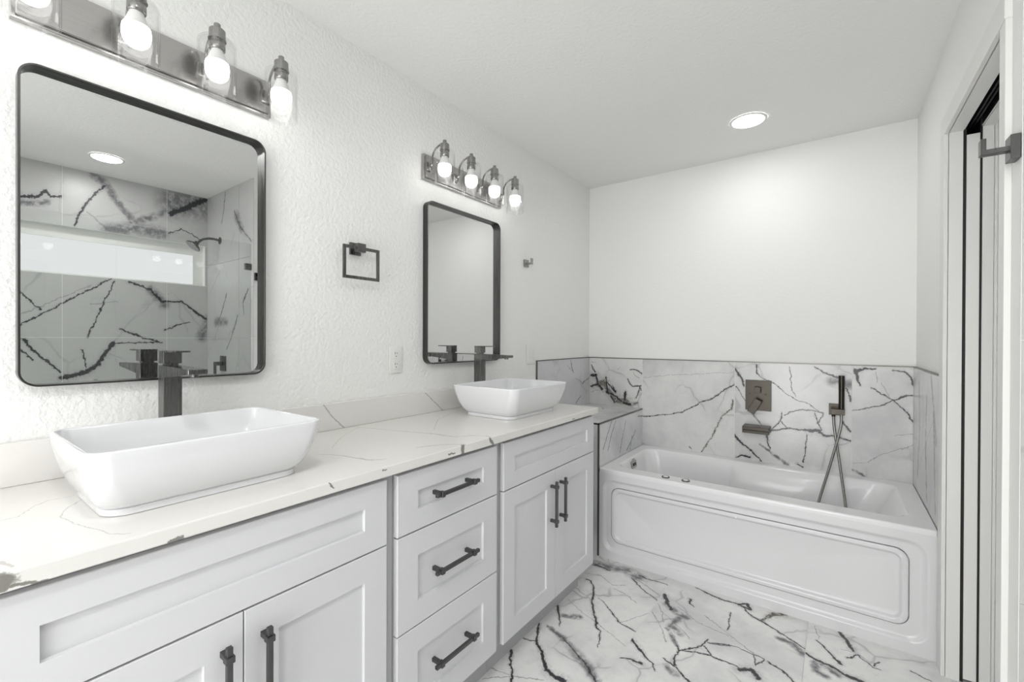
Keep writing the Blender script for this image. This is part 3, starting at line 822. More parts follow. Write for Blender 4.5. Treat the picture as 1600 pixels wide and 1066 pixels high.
# marble wainscot around the tub
b = B()
b.box(TLX, TRX, TBX + 0.0012, WY, 0, TZ, mi=0)
for mi, (xa, xb) in enumerate([(TLX, 0.4256), (0.4256, 1.0283), (1.0283, 1.6241), (1.6241, TRX)]):
    b.box(xa + 0.0012, xb - 0.0012, TBX, TBX + 0.004, 0, TZ, mi=mi + 1)
struct('wall_back_tile', b, back_mats, smooth=0)
b = B()
b.box(0, TLX - 0.0012, 2.392, TBX, 0, TZ, mi=0)
for ya, yb in [(2.392, 2.99), (2.99, TBX)]:
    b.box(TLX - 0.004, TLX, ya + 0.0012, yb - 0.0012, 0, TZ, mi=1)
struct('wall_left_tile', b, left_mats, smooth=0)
b = B()
b.box(TRX + 0.0012, WX, 2.408, TBX, 0, TZ, mi=0)
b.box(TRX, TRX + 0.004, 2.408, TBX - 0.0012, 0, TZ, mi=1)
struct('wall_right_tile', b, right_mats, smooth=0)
struct('trim_1', bx(-0.001, TLX + 0.002, 2.386, TBX, TZ, TZ + 0.006), edge_metal)
struct('trim_2', bx(0, TRX, TBX - 0.002, WY + 0.001, TZ, TZ + 0.006), edge_metal)
struct('trim_3', bx(TRX - 0.002, WX + 0.001, 2.400, TBX, TZ, TZ + 0.006), edge_metal)
struct('trim_4', bx(-0.001, TLX + 0.002, 2.386, 2.392, 0.0, TZ), edge_metal)
struct('trim_5', bx(TRX - 0.002, WX + 0.001, 2.400, 2.408, 0.0, TZ), edge_metal)

# shower enclosure seen in the large mirror
b = B()
wy0, wy1, wz0, wz1 = 0.05, 1.485, 1.704, 2.036
b.box(SX + 0.001, 2.87, SY0, SY1, 0, wz0, mi=0); b.box(SX + 0.001, 2.87, SY0, SY1, wz1, H, mi=0)
b.box(SX + 0.001, 2.87, SY0, wy0, wz0, wz1, mi=0); b.box(SX + 0.001, 2.87, wy1, SY1, wz0, wz1, mi=0)
rows = [(0, 0.072), (0.072, 0.672), (0.672, 1.272), (1.272, 1.872), (1.872, H)]
k = 0
for ri, (za, zb) in enumerate(rows):
    ys = [SY0, 0.038, 0.338, 1.2248 - 0.3 * 0, SY1] if ri % 2 == 0 else [SY0, -0.26, 0.638, 1.0, SY1]
    ys = [SY0, -0.56, 0.038, 0.638, 1.2248, SY1]
    for ya, yb in zip(ys, ys[1:]):
        k += 1
        # split the tile around the window opening
        parts = []
        if zb <= wz0 or za >= wz1 or yb <= wy0 or ya >= wy1:
            parts = [(ya, yb, za, zb)]
        else:
            if za < wz0: parts.append((ya, yb, za, wz0))
            if zb > wz1: parts.append((ya, yb, wz1, zb))
            if ya < wy0: parts.append((ya, wy0, max(za, wz0), min(zb, wz1)))
            if yb > wy1: parts.append((wy1, yb, max(za, wz0), min(zb, wz1)))
        for (p, q, r, s_) in parts:
            b.box(SX, SX + 0.003, p + 0.0012, q - 0.0012, r + 0.0012, s_ - 0.0012, mi=1 if za > 1.5 else 2)
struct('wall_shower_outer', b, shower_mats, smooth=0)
b = B()
b.box(2.007, 2.87, SY1 + 0.001, SY1 + 0.10, 0, H, mi=0)
for i, (za, zb) in enumerate(rows):
    for j, (xa, xb) in enumerate([(WX, 2.13), (2.13, SX)]):
        b.box(xa + 0.0012, xb - 0.0012, SY1 - 0.003, SY1, za + 0.0012, zb - 0.0012, mi=3)
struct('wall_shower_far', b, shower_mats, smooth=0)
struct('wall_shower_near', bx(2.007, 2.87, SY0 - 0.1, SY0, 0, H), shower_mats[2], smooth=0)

# obscure window in the shower wall
w = thing('window_1', 'long frosted window high in the shower wall', 'window', (2.80, 0.77, 1.70)); w['kind'] = 'structure'
b = B()
b.box(2.775, 2.80, wy0, wy1, wz0, wz0 + 0.012); b.box(2.775, 2.80, wy0, wy1, 1.955, wz1)
b.box(2.775, 2.80, wy0, wy0 + 0.02, wz0 + 0.012, 1.955); b.box(2.775, 2.80, 1.415, wy1, wz0 + 0.012, 1.955)
obj('window_frame', b, trim_paint, w)
obj('window_pane', bx(2.785, 2.79, wy0, wy1, wz0, wz1), window_glow, w)

# ------------------------------------------------------------------ pocket doorway in the right wall
d = thing('door_1', 'white pocket door pushed into the wall beside the bathtub', 'door', (1.95, 2.36, 0)); d['kind'] = 'structure'
b = B()
b.box(1.877, WX, DY1, 2.394, 0, DZ, 0.0015); b.box(1.877, WX, 1.575, 2.394, DZ, 2.122, 0.0015); b.box(1.879, WX, 1.575, DY0, 0, DZ, 0.0015)
b.box(2.007, 2.019, DY1, 2.394, 0, 2.122, 0.002)
obj('door_casing', b, trim_paint, d)
b = B()
b.box(1.889, 1.9288, DY1, DY1 + 0.008, 0, DZ + 0.008); b.box(1.980, 2.010, DY1, DY1 + 0.008, 0, DZ + 0.008)      # far jamb, split
b.box(1.889, 1.9300, DY0, DY1, DZ, DZ + 0.008); b.box(1.980, 2.010, DY0, DY1, DZ, DZ + 0.008)                    # head jamb, split
b.box(1.889, 2.010, DY0 - 0.008, DY0, 0, DZ + 0.008)                                                             # near jamb
obj('door_jamb', b, trim_paint, d)
obj('door_slab', bx(1.9385, 1.9742, DY1 + 0.004, 2.98, 0.012, 2.035, 0.002), trim_paint, d)
b = B()
b.box(1.9289, 1.9384, DY1 + 0.005, 3.0, 0, 2.10); b.box(1.9743, 1.9799, DY1 + 0.005, 3.0, 0, 2.10)
b.box(1.9384, 1.9743, DY1 + 0.03, 3.0, 0.0, 0.008)
obj('pocket_shade_fill', b, black, d)  # black boxes fill the gaps beside the slab, standing in for shade
b = B()
b.box(1.932, 1.980, DY0, 3.0, 2.102, 2.112); b.box(1.931, 1.9345, DY0, DY1, DZ + 0.0085, 2.10); b.box(1.9775, 1.980, DY0, DY1, DZ + 0.0085, 2.10)
b.box(1.948, 1.953, DY0, 3.0, 2.068, 2.10); b.box(1.959, 1.964, DY0, 3.0, 2.068, 2.10)
obj('door_track', b, black, d)

# ------------------------------------------------------------------ tiled ledge between vanity and tub
LX, LY0, LZ = 0.4286, 2.408, 0.777
t = thing('tiled_ledge', 'low marble tiled ledge with dark metal edging beside the tub', 'ledge', (0.21, 2.77, 0))
b = B(); b.box(TLX + 0.001, LX, LY0, TBX - 0.001, 0, LZ - 0.009)
obj('side_tile', b, ledge_marble, t, smooth=0)
obj('top_tile', bx(TLX + 0.001, LX - 0.006, LY0 + 0.006, TBX - 0.001, LZ - 0.009, LZ), ledge_top_marble, t, smooth=0)
b = B(); b.box(LX - 0.008, LX + 0.0015, LY0 - 0.0015, TBX - 0.001, LZ - 0.008, LZ + 0.001)
b.box(TLX + 0.001, LX + 0.0015, LY0 - 0.0015, LY0 + 0.006, LZ - 0.008, LZ + 0.001)
b.box(LX - 0.008, LX + 0.0015, LY0 - 0.0015, LY0 + 0.008, 0, LZ)
obj('edge_trim', b, edge_metal, t, smooth=0)

# ------------------------------------------------------------------ vanity cabinets
FX, BX = 0.557, 0.538      # door fronts and face frame
def shaker(b, y0, y1, z0, z1, sw=0.071, rw=0.060):
    """one recessed-panel front in the plane x = FX, thickness 19 mm"""
    loops = []
    def lp(x, dy, dz): return [(x, y0 + dy, z0 + dz), (x, y1 - dy, z0 + dz), (x, y1 - dy, z1 - dz), (x, y0 + dy, z1 - dz)]
    def lp2(x, dy, dz): return lp(x, dy, dz)
    loops = [lp(BX + 0.001, 0, 0), lp(FX - 0.0015, 0, 0), lp(FX, 0.0015, 0.0015), lp(FX, sw, rw), lp(FX - 0.008, sw + 0.0015, rw + 0.0015)]
    b.loft(loops, True, True, True)
    return b

def pull(parent, cx, cy, cz, axis, length):
    """bar pull: square bar on two collared posts"""
    b = B(); x = 0.586; h = length / 2
    if axis == 'y':
        b.box(x - 0.0055, x + 0.0055, cy - h, cy + h, cz - 0.0055, cz + 0.0055, 0.0012)
        for s in (-1, 1):
            p = cy + s * (h - 0.024)
            b.box(x - 0.0085, x + 0.0085, p - 0.007, p + 0.007, cz - 0.0085, cz + 0.0085, 0.0015)
            b.box(cx, x, p - 0.006, p + 0.006, cz - 0.006, cz + 0.006, 0.001)
    else:
        b.box(x - 0.0055, x + 0.0055, cy - 0.0055, cy + 0.0055, cz - h, cz + h, 0.0012)
        for s in (-1, 1):
            p = cz + s * (h - 0.024)
            b.box(x - 0.0085, x + 0.0085, cy - 0.0085, cy + 0.0085, p - 0.007, p + 0.007, 0.0015)
            b.box(cx, x, cy - 0.006, cy + 0.006, p - 0.006, p + 0.006, 0.001)
    return obj('handle', b, pull_metal, parent)

def cabinet_body(parent, y0, y1, toe=True):
    b = B()
    b.box(0.012, BX, y0, y1, 0.1275, 0.896, 0.0006, 1)
    b.box(0.10, 0.482, y0, y1 if toe is True else toe, 0.0, 0.1275)
    return obj('cabinet_body', b, cabinet_box, parent)

def sink_base(y0, y1, d0, d1, toe, label):
    t = thing('vanity_cabinet', label, 'cabinet', (0.26, (y0 + y1) / 2, 0), 'white vanity cabinets')
    cabinet_body(t, y0, y1, toe)
    mid = (d0 + d1) / 2
    obj('false_front', shaker(B(), d0, d1, 0.7042, 0.8825, 0.071, 0.0595), cabinet_paint, t, smooth=20)
    for s, (a, c) in enumerate(((d0, mid - 0.0012), (mid + 0.0012, d1))):
        dr = obj('door', shaker(B(), a, c, 0.131, 0.6998, 0.071, 0.071), cabinet_paint, t, smooth=20)
        pull(dr, FX - 0.001, (mid - 0.039) if s == 0 else (mid + 0.039), 0.561, 'z', 0.196)
    return t

sink_base(0.039, 0.8165, 0.053, 0.7835, True, 'nearest white vanity cabinet with two doors, under the near basin')
t = thing('vanity_cabinet', 'white vanity cabinet with three drawers between the two door cabinets', 'cabinet', (0.26, 1.063, 0), 'white vanity cabinets')
cabinet_body(t, 0.8185, 1.3075)
for (z0, z1, rw, hz) in ((0.7070, 0.8825, 0.0595, 0.798), (0.4258, 0.7026, 0.0715, 0.563), (0.131, 0.4220, 0.075, 0.2795)):
    dr = obj('drawer', shaker(B(), 0.8200, 1.2745, z0, z1, 0.076, rw), cabinet_paint, t, smooth=20)
    pull(dr, FX - 0.009, 1.041, hz, 'y', 0.196)
sink_base(1.3095, 2.078, 1.3145, 2.0710, 2.05, 'far white vanity cabinet with two doors, under the far basin')

# ------------------------------------------------------------------ worktop and upstand
b = B(); b.box(0.001, 0.5742, -0.02, 2.088, 0.8965, 0.9255, 0.003, 2)
tag(obj('countertop', b, quartz), 'white quartz worktop with grey veins across all three cabinets', 'countertop')
b = B(); b.box(0.001, 0.019, -0.02, 2.088, 0.9256, 1.0264, 0.002, 2)
tag(obj('backsplash', b, quartz_splash), 'low quartz upstand along the wall behind the basins', 'backsplash')

# ------------------------------------------------------------------ basins
def make_basin(yc, label):
    t = thing('vessel_sink', label, 'sink', (0.31, yc, 0.9255), 'white vessel sinks')
    z0, xc, hh = 0.9257, 0.3105, 0.1372
    def ring(hx, hy, r, z): return [(x, y, z) for x, y in rrect(xc - hx, xc + hx, yc - hy, yc + hy, r, 10, 6, 6)]
    L = [ring(0.130, 0.187, 0.044, z0), ring(0.1335, 0.1905, 0.046, z0 + 0.001), ring(0.1335, 0.1905, 0.046, z0 + 0.013), ring(0.1310, 0.188, 0.045, z0 + 0.0145)]
    for f, e in ((0.125, 0.02), (0.17, 0.16), (0.23, 0.30), (0.31, 0.44), (0.42, 0.59), (0.54, 0.71), (0.67, 0.82), (0.80, 0.91), (0.92, 0.97)):
        L.append(ring(0.136 + 0.047 * e, 0.193 + 0.033 * e, 0.046 - 0.010 * e, z0 + f * hh))
    L += [ring(0.1830, 0.2260, 0.036, z0 + hh - 0.004), ring(0.1825, 0.2255, 0.0355, z0 + hh - 0.0012), ring(0.1805, 0.2235, 0.034, z0 + hh),
          ring(0.1755, 0.2185, 0.030, z0 + hh), ring(0.1735, 0.2165, 0.0285, z0 + hh - 0.0015), ring(0.1725, 0.2155, 0.028, z0 + hh - 0.005),
          ring(0.1690, 0.2110, 0.029, z0 + 0.105), ring(0.1590, 0.1990, 0.032, z0 + 0.070), ring(0.1420, 0.1810, 0.038, z0 + 0.038),
          ring(0.1260, 0.1650, 0.042, z0 + 0.024), ring(0.1080, 0.1460, 0.044, z0 + 0.020), ring(0.0400, 0.0450, 0.038, z0 + 0.0165)]
    b = B(); b.loft(L[:1] + support(L[1:5], 0.0015) + L[5:], True, True, True)
    obj('basin', b, ceramic, t, smooth=60)
    d = B(); d.lathe([(0.0, 0.0205), (0.018, 0.0205), (0.021, 0.0185), (0.021, 0.0165)], (xc, yc, z0), n=20)
    obj('drain', d, gunmetal, t)
    return t
make_basin(0.413, 'white rectangular vessel sink on the near end of the worktop')
make_basin(1.700, 'white rectangular vessel sink on the far end of the worktop')

# ------------------------------------------------------------------ basin faucets
def make_faucet():
    yc = 0.4232; h = 0.0207
    t = thing('basin_faucet', 'tall dark square faucet behind the near basin', 'faucet', (0.105, yc, 0.9255), 'square basin faucets')
    obj('faucet_body', bx(0.084, 0.1255, yc - h, yc + h, 0.9257, 1.168, 0.0012), gunmetal, t)
    b = B()
    L = []
    for x, zt, zb in ((0.0835, 1.1975, 1.1665), (0.130, 1.197, 1.1665), (0.297, 1.1935, 1.1815)):
        L.append([(x, yc - h, zb), (x, yc + h, zb), (x, yc + h, zt), (x, yc - h, zt)])
    b.loft(L, True, True, True)
    bmesh.ops.bevel(b.bm, geom=list(b.bm.edges), offset=0.001, segments=1, affect='EDGES')
    sp = obj('spout', b, gunmetal, t)
    b = B(); b.lathe([(0.0, 0.0), (0.0095, 0.0), (0.0095, 0.010), (0.0, 0.010)], (0.272, yc, 1.174), n=16)
    obj('aerator', b, gunmetal, sp)
    b = B(); b.box(0.086, 0.1245, yc - 0.0205, yc + 0.0205, 1.2025, 1.2325, 0.001)
    b.box(0.092, 0.118, yc - 0.014, yc + 0.014, 1.196, 1.203)
    hd = obj('handle', b, gunmetal, t)
    obj('lever', bx(0.085, 0.185, yc - 0.0207, yc + 0.0207, 1.2327, 1.2372, 0.001), gunmetal, hd)
    return t
fa = make_faucet()
f2 = copy_tree(fa); f2.location.y = 1.7085; f2['label'] = 'tall dark square faucet behind the far basin'

# ------------------------------------------------------------------ mirrors
def make_mirror():
    y0, y1, z0, z1, r = 0.1545, 0.7045, 1.1535, 1.9145, 0.036
    t = thing('wall_mirror', 'large mirror with thin dark frame above the near basin', 'mirror', (0.0, (y0 + y1) / 2, z0), 'framed wall mirrors')
    def ring(x, ins): return [(x, y, z) for y, z in rrect(y0 + ins, y1 - ins, z0 + ins, z1 - ins, r - ins, 10)]
    b = B()
    b.loft([ring(0.001, 0), ring(0.031, 0), ring(0.032, 0.001), ring(0.032, 0.004), ring(0.0315, 0.0045), ring(0.005, 0.0045), ring(0.005, 0.010), ring(0.001, 0.010), ring(0.001, 0)], True)
    obj('frame', b, frame_metal, t, smooth=30)
    b = B(); b.loft([ring(0.002, 0.004), ring(0.007, 0.004)], True, True, True)
    obj('mirror_glass', b, mirror_mat, t, smooth=30)
    return t
mi = make_mirror()
m2 = copy_tree(mi); m2.location.y += 1.2665
m2['label'] = 'mirror with thin dark frame above the far basin'

# ------------------------------------------------------------------ vanity lights
def make_light():
    yc, ax = 0.435, 0.130
    t = thing('vanity_light', 'four bulb nickel vanity light above the near mirror', 'light fixture', (0.0, yc, 2.008), 'four bulb vanity lights')
    b = B()
    b.box(0.001, 0.018, yc - 0.2915, yc + 0.2915, 2.008, 2.125, 0.0015)
    b.box(0.016, 0.026, yc - 0.283, yc + 0.283, 2.0165, 2.1165, 0.002)
    obj('back_plate', b, nickel, t)
    for i in range(4):
        y = yc + (i - 1.5) * 0.180
        b = B()
        b.box(0.025, 0.034, y - 0.016, y + 0.016, 2.045, 2.085, 0.002)
        pts = [(0.030, y, 2.066), (0.046, y, 2.068), (0.051, y, 2.078), (0.051, y, 2.100)]
        for k in range(1, 8):
            a = PI / 2 * k / 7
            pts.append((0.051 + 0.075 * (1 - math.cos(a)) , y, 2.100 + 0.052 * math.sin(a)))
        b.tube(pts, 0.0042, 8)
        b.lathe([(0.0, 0.0), (0.0085, 0.0), (0.0085, 0.017), (0.007, 0.0185), (0.0, 0.0185)], (ax, y, 2.143), n=16)
        obj('lamp_arm', b, nickel_dark, t, smooth=40)
        b = B()
        b.lathe([(0.0, 2.146), (0.0165, 2.146), (0.0205, 2.142), (0.0205, 2.119), (0.0225, 2.1175), (0.0225, 2.114), (0.0185, 2.1125),
                 (0.0185, 2.106), (0.0200, 2.104), (0.0200, 2.088), (0.0185, 2.086), (0.0, 2.086)], (ax, y, 0), n=24)
        obj('lamp_holder', b, nickel_dark, t, smooth=40)
        b = B()
        R = 0.047; zb, zt = 1.962, 2.112
        prof = [(0.0195, zt), (0.036, zt), (0.0425, zt - 0.0015), (0.046, zt - 0.006), (R, zt - 0.012), (R, zb + 0.001), (R - 0.001, zb), (R - 0.003, zb),
                (R - 0.0035, zb + 0.001), (R - 0.0035, zt - 0.012), (0.0425, zt - 0.0065), (0.036, zt - 0.0035), (0.0195, zt - 0.0035)]
        b.lathe(prof, (ax, y, 0), n=40)
        obj('glass_shade', b, shade_glass, t, smooth=40)
        b = B()
        b.lathe([(0.0285, 2.050), (0.0300, 2.040), (0.0300, 2.031), (0.0285, 2.020), (0.0245, 2.010), (0.0175, 2.003), (0.009, 1.9995), (0.0, 1.9985)], (ax, y, 0), n=24)
        bl = obj('bulb', b, bulb_glow, t, smooth=60, recalc=False)
        b = B(); b.lathe([(0.0, 2.090), (0.0140, 2.090), (0.0150, 2.084), (0.0205, 2.068), (0.0250, 2.058), (0.0285, 2.050)], (ax, y, 0), n=24)
        obj('bulb_neck', b, bulb_neck, bl, smooth=60)
    return t
vl = make_light()
v2 = copy_tree(vl); v2.location.y = 1.7005
v2['label'] = 'four bulb nickel vanity light above the far mirror'

# ------------------------------------------------------------------ recessed ceiling lights
def make_downlight(x, y, label):
    t = thing('ceiling_light', label, 'light', (x, y, H))
    b = B(); b.lathe([(0.090, -0.001), (0.089, -0.004), (0.079, -0.006), (0.076, -0.004)], (x, y, H), n=40)
    obj('trim_ring', b, trim_paint, t, smooth=40)
    b = B(); b.lathe([(0.0765, -0.0035), (0.05, -0.0045), (0.0, -0.005)], (x, y, H), n=40)
    obj('diffuser', b, down_glow, t, smooth=40)
    return t
make_downlight(1.167, 2.652, 'round recessed light in the ceiling over the bathtub')
make_downlight(2.297, 0.780, 'round recessed light over the shower, seen in the near mirror')

# ------------------------------------------------------------------ towel ring, hooks, outlet, switch
t = thing('towel_ring', 'square dark towel ring on the wall between the mirrors', 'towel ring', (0.0, 1.06, 1.63))
b = B(); b.box(0.001, 0.010, 1.034, 1.082, 1.602, 1.650, 0.001); b.box(0.009, 0.040, 1.044, 1.072, 1.612, 1.640, 0.001)
b.box(0.038, 0.052, 1.040, 1.076, 1.609, 1.643, 0.001)
obj('mount', b, gunmetal, t)
b = B(); y0, y1, z0, z1, w_ = 0.979, 1.143, 1.502, 1.630, 0.012
b.box(0.041, 0.049, y0, y1, z1 - w_, z1, 0.001); b.box(0.041, 0.049, y0, y1, z0, z0 + w_, 0.001)
b.box(0.041, 0.049, y0, y0 + w_, z0 + w_, z1 - w_, 0.001); b.box(0.041, 0.049, y1 - w_, y1, z0 + w_, z1 - w_, 0.001)
obj('ring', b, gunmetal, t)

t = thing('robe_hook', 'small square robe hook on the wall past the far mirror', 'hook', (0.0, 2.262, 1.715), 'square robe hooks')
obj('plate', bx(0.001, 0.012, 2.240, 2.284, 1.716, 1.760, 0.001), nickel_dark, t)
b = B(); b.box(0.011, 0.052, 2.253, 2.271, 1.729, 1.740, 0.001); b.box(0.044, 0.052, 2.253, 2.271, 1.738, 1.766, 0.001)
obj('hook_arm', b, nickel_dark, t)
t = thing('robe_hook', 'square robe hook on the wall beside the doorway', 'hook', (WX, 1.527, 1.692), 'square robe hooks')
obj('plate', bx(1.8745, WX - 0.001, 1.506, 1.549, 1.692, 1.748, 0.001), frame_metal, t)
b = B(); b.box(1.828, 1.876, 1.516, 1.540, 1.714, 1.725, 0.001); b.box(1.828, 1.8375, 1.516, 1.540, 1.724, 1.752, 0.001)
obj('hook_arm', b, frame_metal, t)

t = thing('power_outlet', 'white double power outlet on the wall between the mirrors', 'outlet', (0.0, 1.263, 1.12))
obj('cover_plate', bx(0.001, 0.006, 1.2286, 1.2968, 1.1210, 1.2377, 0.0025, 3), plastic, t)
for zc in (1.156, 1.2025):
    rc = obj('receptacle', bx(0.005, 0.0085, 1.2480, 1.2775, zc - 0.0175, zc + 0.0175, 0.002), plastic, t)
    b = B(); b.box(0.0080, 0.0089, 1.2555, 1.2575, zc + 0.001, zc + 0.010); b.box(0.0080, 0.0089, 1.2665, 1.2685, zc + 0.002, zc + 0.009)
    b.lathe([(0.0, 0.0009), (0.0024, 0.0009), (0.0024, 0.0)], (0.0080, 1.2625, zc - 0.008), 'x', 10)
    obj('slots', b, slot_dark, rc)
t = thing('light_switch', 'white wall switch plate past the far mirror above the worktop', 'switch', (0.0, 2.317, 1.115))
obj('cover_plate', bx(0.001, 0.006, 2.276, 2.358, 1.1145, 1.2420, 0.0025, 3), plastic, t)
obj('rocker', bx(0.005, 0.0075, 2.300, 2.334, 1.145, 1.2115, 0.001), plastic, t)

# ------------------------------------------------------------------ bathtub
tx0, tx1, ty0, ty1, tz = 0.4325, 1.8795, 2.408, 3.1325, 0.517
t = thing('bathtub', 'white alcove bathtub with panelled apron below the marble wainscot', 'bathtub', (1.156, 2.77, 0))
def tub_loop(x0, x1, y0, y1, r, z, armrest=0.0):
    out = []
    for x, y in rrect(x0, x1, y0, y1, r, 8, 60, 24):
        zz = z
        if armrest:
            s = min(max((x - 1.02) / 0.03, 0), 1); s = s * s * (3 - 2 * s)
            e = min(max((x1 - 0.10 - x) / 0.25, 0), 1)
            if y > (y0 + y1) / 2 + 0.12: y -= armrest * s * e
            elif y < (y0 + y1) / 2 - 0.12: y += armrest * s * e
        out.append((x, y, zz))
    return out
L = [tub_loop(tx0, tx1, ty0, ty1, 0.004, tz - 0.022),
     tub_loop(tx0, tx1, ty0, ty1, 0.004, tz - 0.009),
     tub_loop(tx0, tx1, ty0 + 0.001, ty1, 0.004, tz - 0.005),
     tub_loop(tx0, tx1, ty0 + 0.003, ty1, 0.004, tz - 0.0018),
     tub_loop(tx0, tx1, ty0 + 0.007, ty1, 0.004, tz - 0.0003),
     tub_loop(tx0, tx1, ty0 + 0.010, ty1, 0.004, tz),
     tub_loop(0.487, 1.808, 2.508, 3.066, 0.075, tz - 0.001),
     tub_loop(0.494, 1.800, 2.515, 3.059, 0.075, tz - 0.004),
     tub_loop(0.499, 1.793, 2.521, 3.053, 0.075, tz - 0.012, 0.004),
     tub_loop(0.507, 1.775, 2.530, 3.045, 0.078, tz - 0.05, 0.016),
     tub_loop(0.522, 1.730, 2.543, 3.034, 0.085, tz - 0.13, 0.028),
     tub_loop(0.545, 1.670, 2.560, 3.018, 0.095, tz - 0.23, 0.030),
     tub_loop(0.570, 1.600, 2.580, 3.000, 0.10, tz - 0.32, 0.022),
     tub_loop(0.600, 1.540, 2.605, 2.975, 0.10, tz - 0.375, 0.008),
     tub_loop(0.660, 1.460, 2.660, 2.920, 0.09, tz - 0.395),
     tub_loop(0.800, 1.300, 2.740, 2.840, 0.04, tz - 0.400)]
b = B(); b.loft(support(L[:8]) + L[8:], True, False, True)
# sides and back of the outer skin
b.box(tx0, tx0 + 0.006, ty0 + 0.02, ty1, 0, tz - 0.02); b.box(tx1 - 0.006, tx1, ty0 + 0.02, ty1, 0, tz - 0.02)
obj('tub_shell', b, acrylic, t, smooth=50)
def ap(x0, x1, z0, z1, r, y): return [(x, y, z) for x, z in rrect(x0, x1, z0, z1, r, 10, 4, 4)]
yf = ty0
b = B()
b.loft(support([ap(tx0, tx1, 0, tz - 0.022, 0.001, yf + 0.03), ap(tx0, tx1, 0, tz - 0.022, 0.001, yf + 0.0),
        ap(0.453, 1.856, 0.042, 0.462, 0.060, yf), ap(0.457, 1.852, 0.046, 0.458, 0.058, yf + 0.001),
        ap(0.467, 1.842, 0.056, 0.448, 0.055, yf + 0.010), ap(0.473, 1.836, 0.062, 0.442, 0.053, yf + 0.013),
        ap(0.480, 1.829, 0.069, 0.435, 0.052, yf + 0.0135), ap(0.5025, 1.7985, 0.0975, 0.4175, 0.048, yf + 0.0135),
        ap(0.5028, 1.7982, 0.0978, 0.4172, 0.048, yf + 0.030)], 0.002), True, False, True)
obj('apron', b, acrylic_apron, t, smooth=40)
b = B()
b.loft(support([ap(0.5062, 1.7948, 0.1012, 0.4138, 0.047, yf + 0.029), ap(0.5062, 1.7948, 0.1012, 0.4138, 0.047, yf + 0.010),
        ap(0.509, 1.792, 0.104, 0.411, 0.046, yf + 0.0075), ap(0.522, 1.779, 0.117, 0.398, 0.040, yf + 0.007),
        ap(0.526, 1.775, 0.121, 0.394, 0.036, yf + 0.009), ap(0.534, 1.767, 0.129, 0.386, 0.024, yf + 0.018),
        ap(0.538, 1.763, 0.133, 0.382, 0.020, yf + 0.0195)], 0.002), True, False, True)
pn = obj('access_panel', b, acrylic_apron, t, smooth=40)
for (sx, sz) in ((0.527, 0.388), (1.156, 0.3975), (1.772, 0.388), (0.527, 0.127), (1.156, 0.118), (1.772, 0.127)):
    b = B(); b.lathe([(0.0, -0.0035), (0.005, -0.003), (0.006, 0.004)], (sx, yf + 0.009, sz), 'y', 14)
    obj('screw_cap', b, acrylic, pn, smooth=60)
# control buttons on the rim
for sx in (0.800, 0.9057):
    b = B(); b.lathe([(0.021, 0.0), (0.021, 0.004), (0.0195, 0.0055), (0.0150, 0.0055), (0.0145, 0.004), (0.0145, 0.0)], (sx, 2.4635, tz - 0.0005), n=24)
    bt = obj('control_button', b, gunmetal, t, smooth=40)
    b = B(); b.lathe([(0.0145, 0.0), (0.0145, 0.0045), (0.012, 0.006), (0.0, 0.0065)], (sx, 2.4635, tz - 0.0005), n=24)
    obj('button_cap', b, plastic, bt, smooth=60)
# overflow plate on the left end wall and the small raised emblem above it
ang = math.radians(9)
def endwall(px, py, pz): return Matrix.Translation((px, py, pz)) @ Matrix.Rotation(-ang, 4, 'Y')
b = B(); b.box(-0.002, 0.006, -0.040, 0.040, -0.023, 0.023, 0.003, mat=endwall(0.508, 2.755, 0.474))
ov = obj('overflow_plate', b, nickel, t)
b = B(); b.box(0.004, 0.0068, -0.025, 0.025, -0.009, 0.009, 0.0, mat=endwall(0.508, 2.755, 0.474))
obj('overflow_slot', b, slot_dark, ov)
b = B()
for k in range(5): b.box(0.0, 0.0016, -0.020 + 0.0085 * k, -0.0145 + 0.0085 * k, -0.0022 if k % 2 else -0.003, 0.0025, mat=endwall(0.5045, 2.755, 0.505))
obj('emblem', b, nickel_dark, t)

# ------------------------------------------------------------------ tub fittings on the back wall
t = thing('tub_mixer', 'square taupe mixer plate with tilted lever on the marble wall', 'faucet', (1.162, TBX, 0.834))
obj('wall_plate', bx(1.091, 1.233, TBX - 0.008, TBX - 0.0005, 0.834, 1.022, 0.001), taupe_metal, t)
b = B()
b.box(1.145, 1.178, TBX - 0.040, TBX - 0.007, 0.946, 0.982, 0.0015)
obj('diverter_knob', b, taupe_metal, t)
R_ = Matrix.Translation((1.150, 0, 0.868)) @ Matrix.Rotation(math.radians(-28), 4, 'Y').inverted()
b = B(); b.box(-0.021, 0.021, TBX - 0.058, TBX - 0.040, -0.050, 0.042, 0.0015, mat=R_)
b.box(-0.016, 0.016, TBX - 0.041, TBX - 0.007, 0.004, 0.036, 0.001, mat=R_)
obj('lever', b, taupe_metal, t)
for sx in (1.118, 1.203):
    b = B(); b.lathe([(0.0, -0.001), (0.004, -0.001), (0.004, 0.0)], (sx, TBX - 0.008, 0.937), 'y', 12)
    obj('plate_screw', b, black, t)
t = thing('tub_spout', 'flat wide taupe spout below the mixer on the marble wall', 'spout', (1.158, TBX, 0.71))
b = B(); b.box(1.088, 1.231, 3.030, TBX - 0.0005, 0.724, 0.745, 0.0015); b.box(1.088, 1.231, 3.032, TBX - 0.0005, 0.705, 0.7225, 0.0015)
b.box(1.092, 1.227, 3.04, TBX - 0.0005, 0.716, 0.73)
obj('spout_body', b, taupe_metal, t)

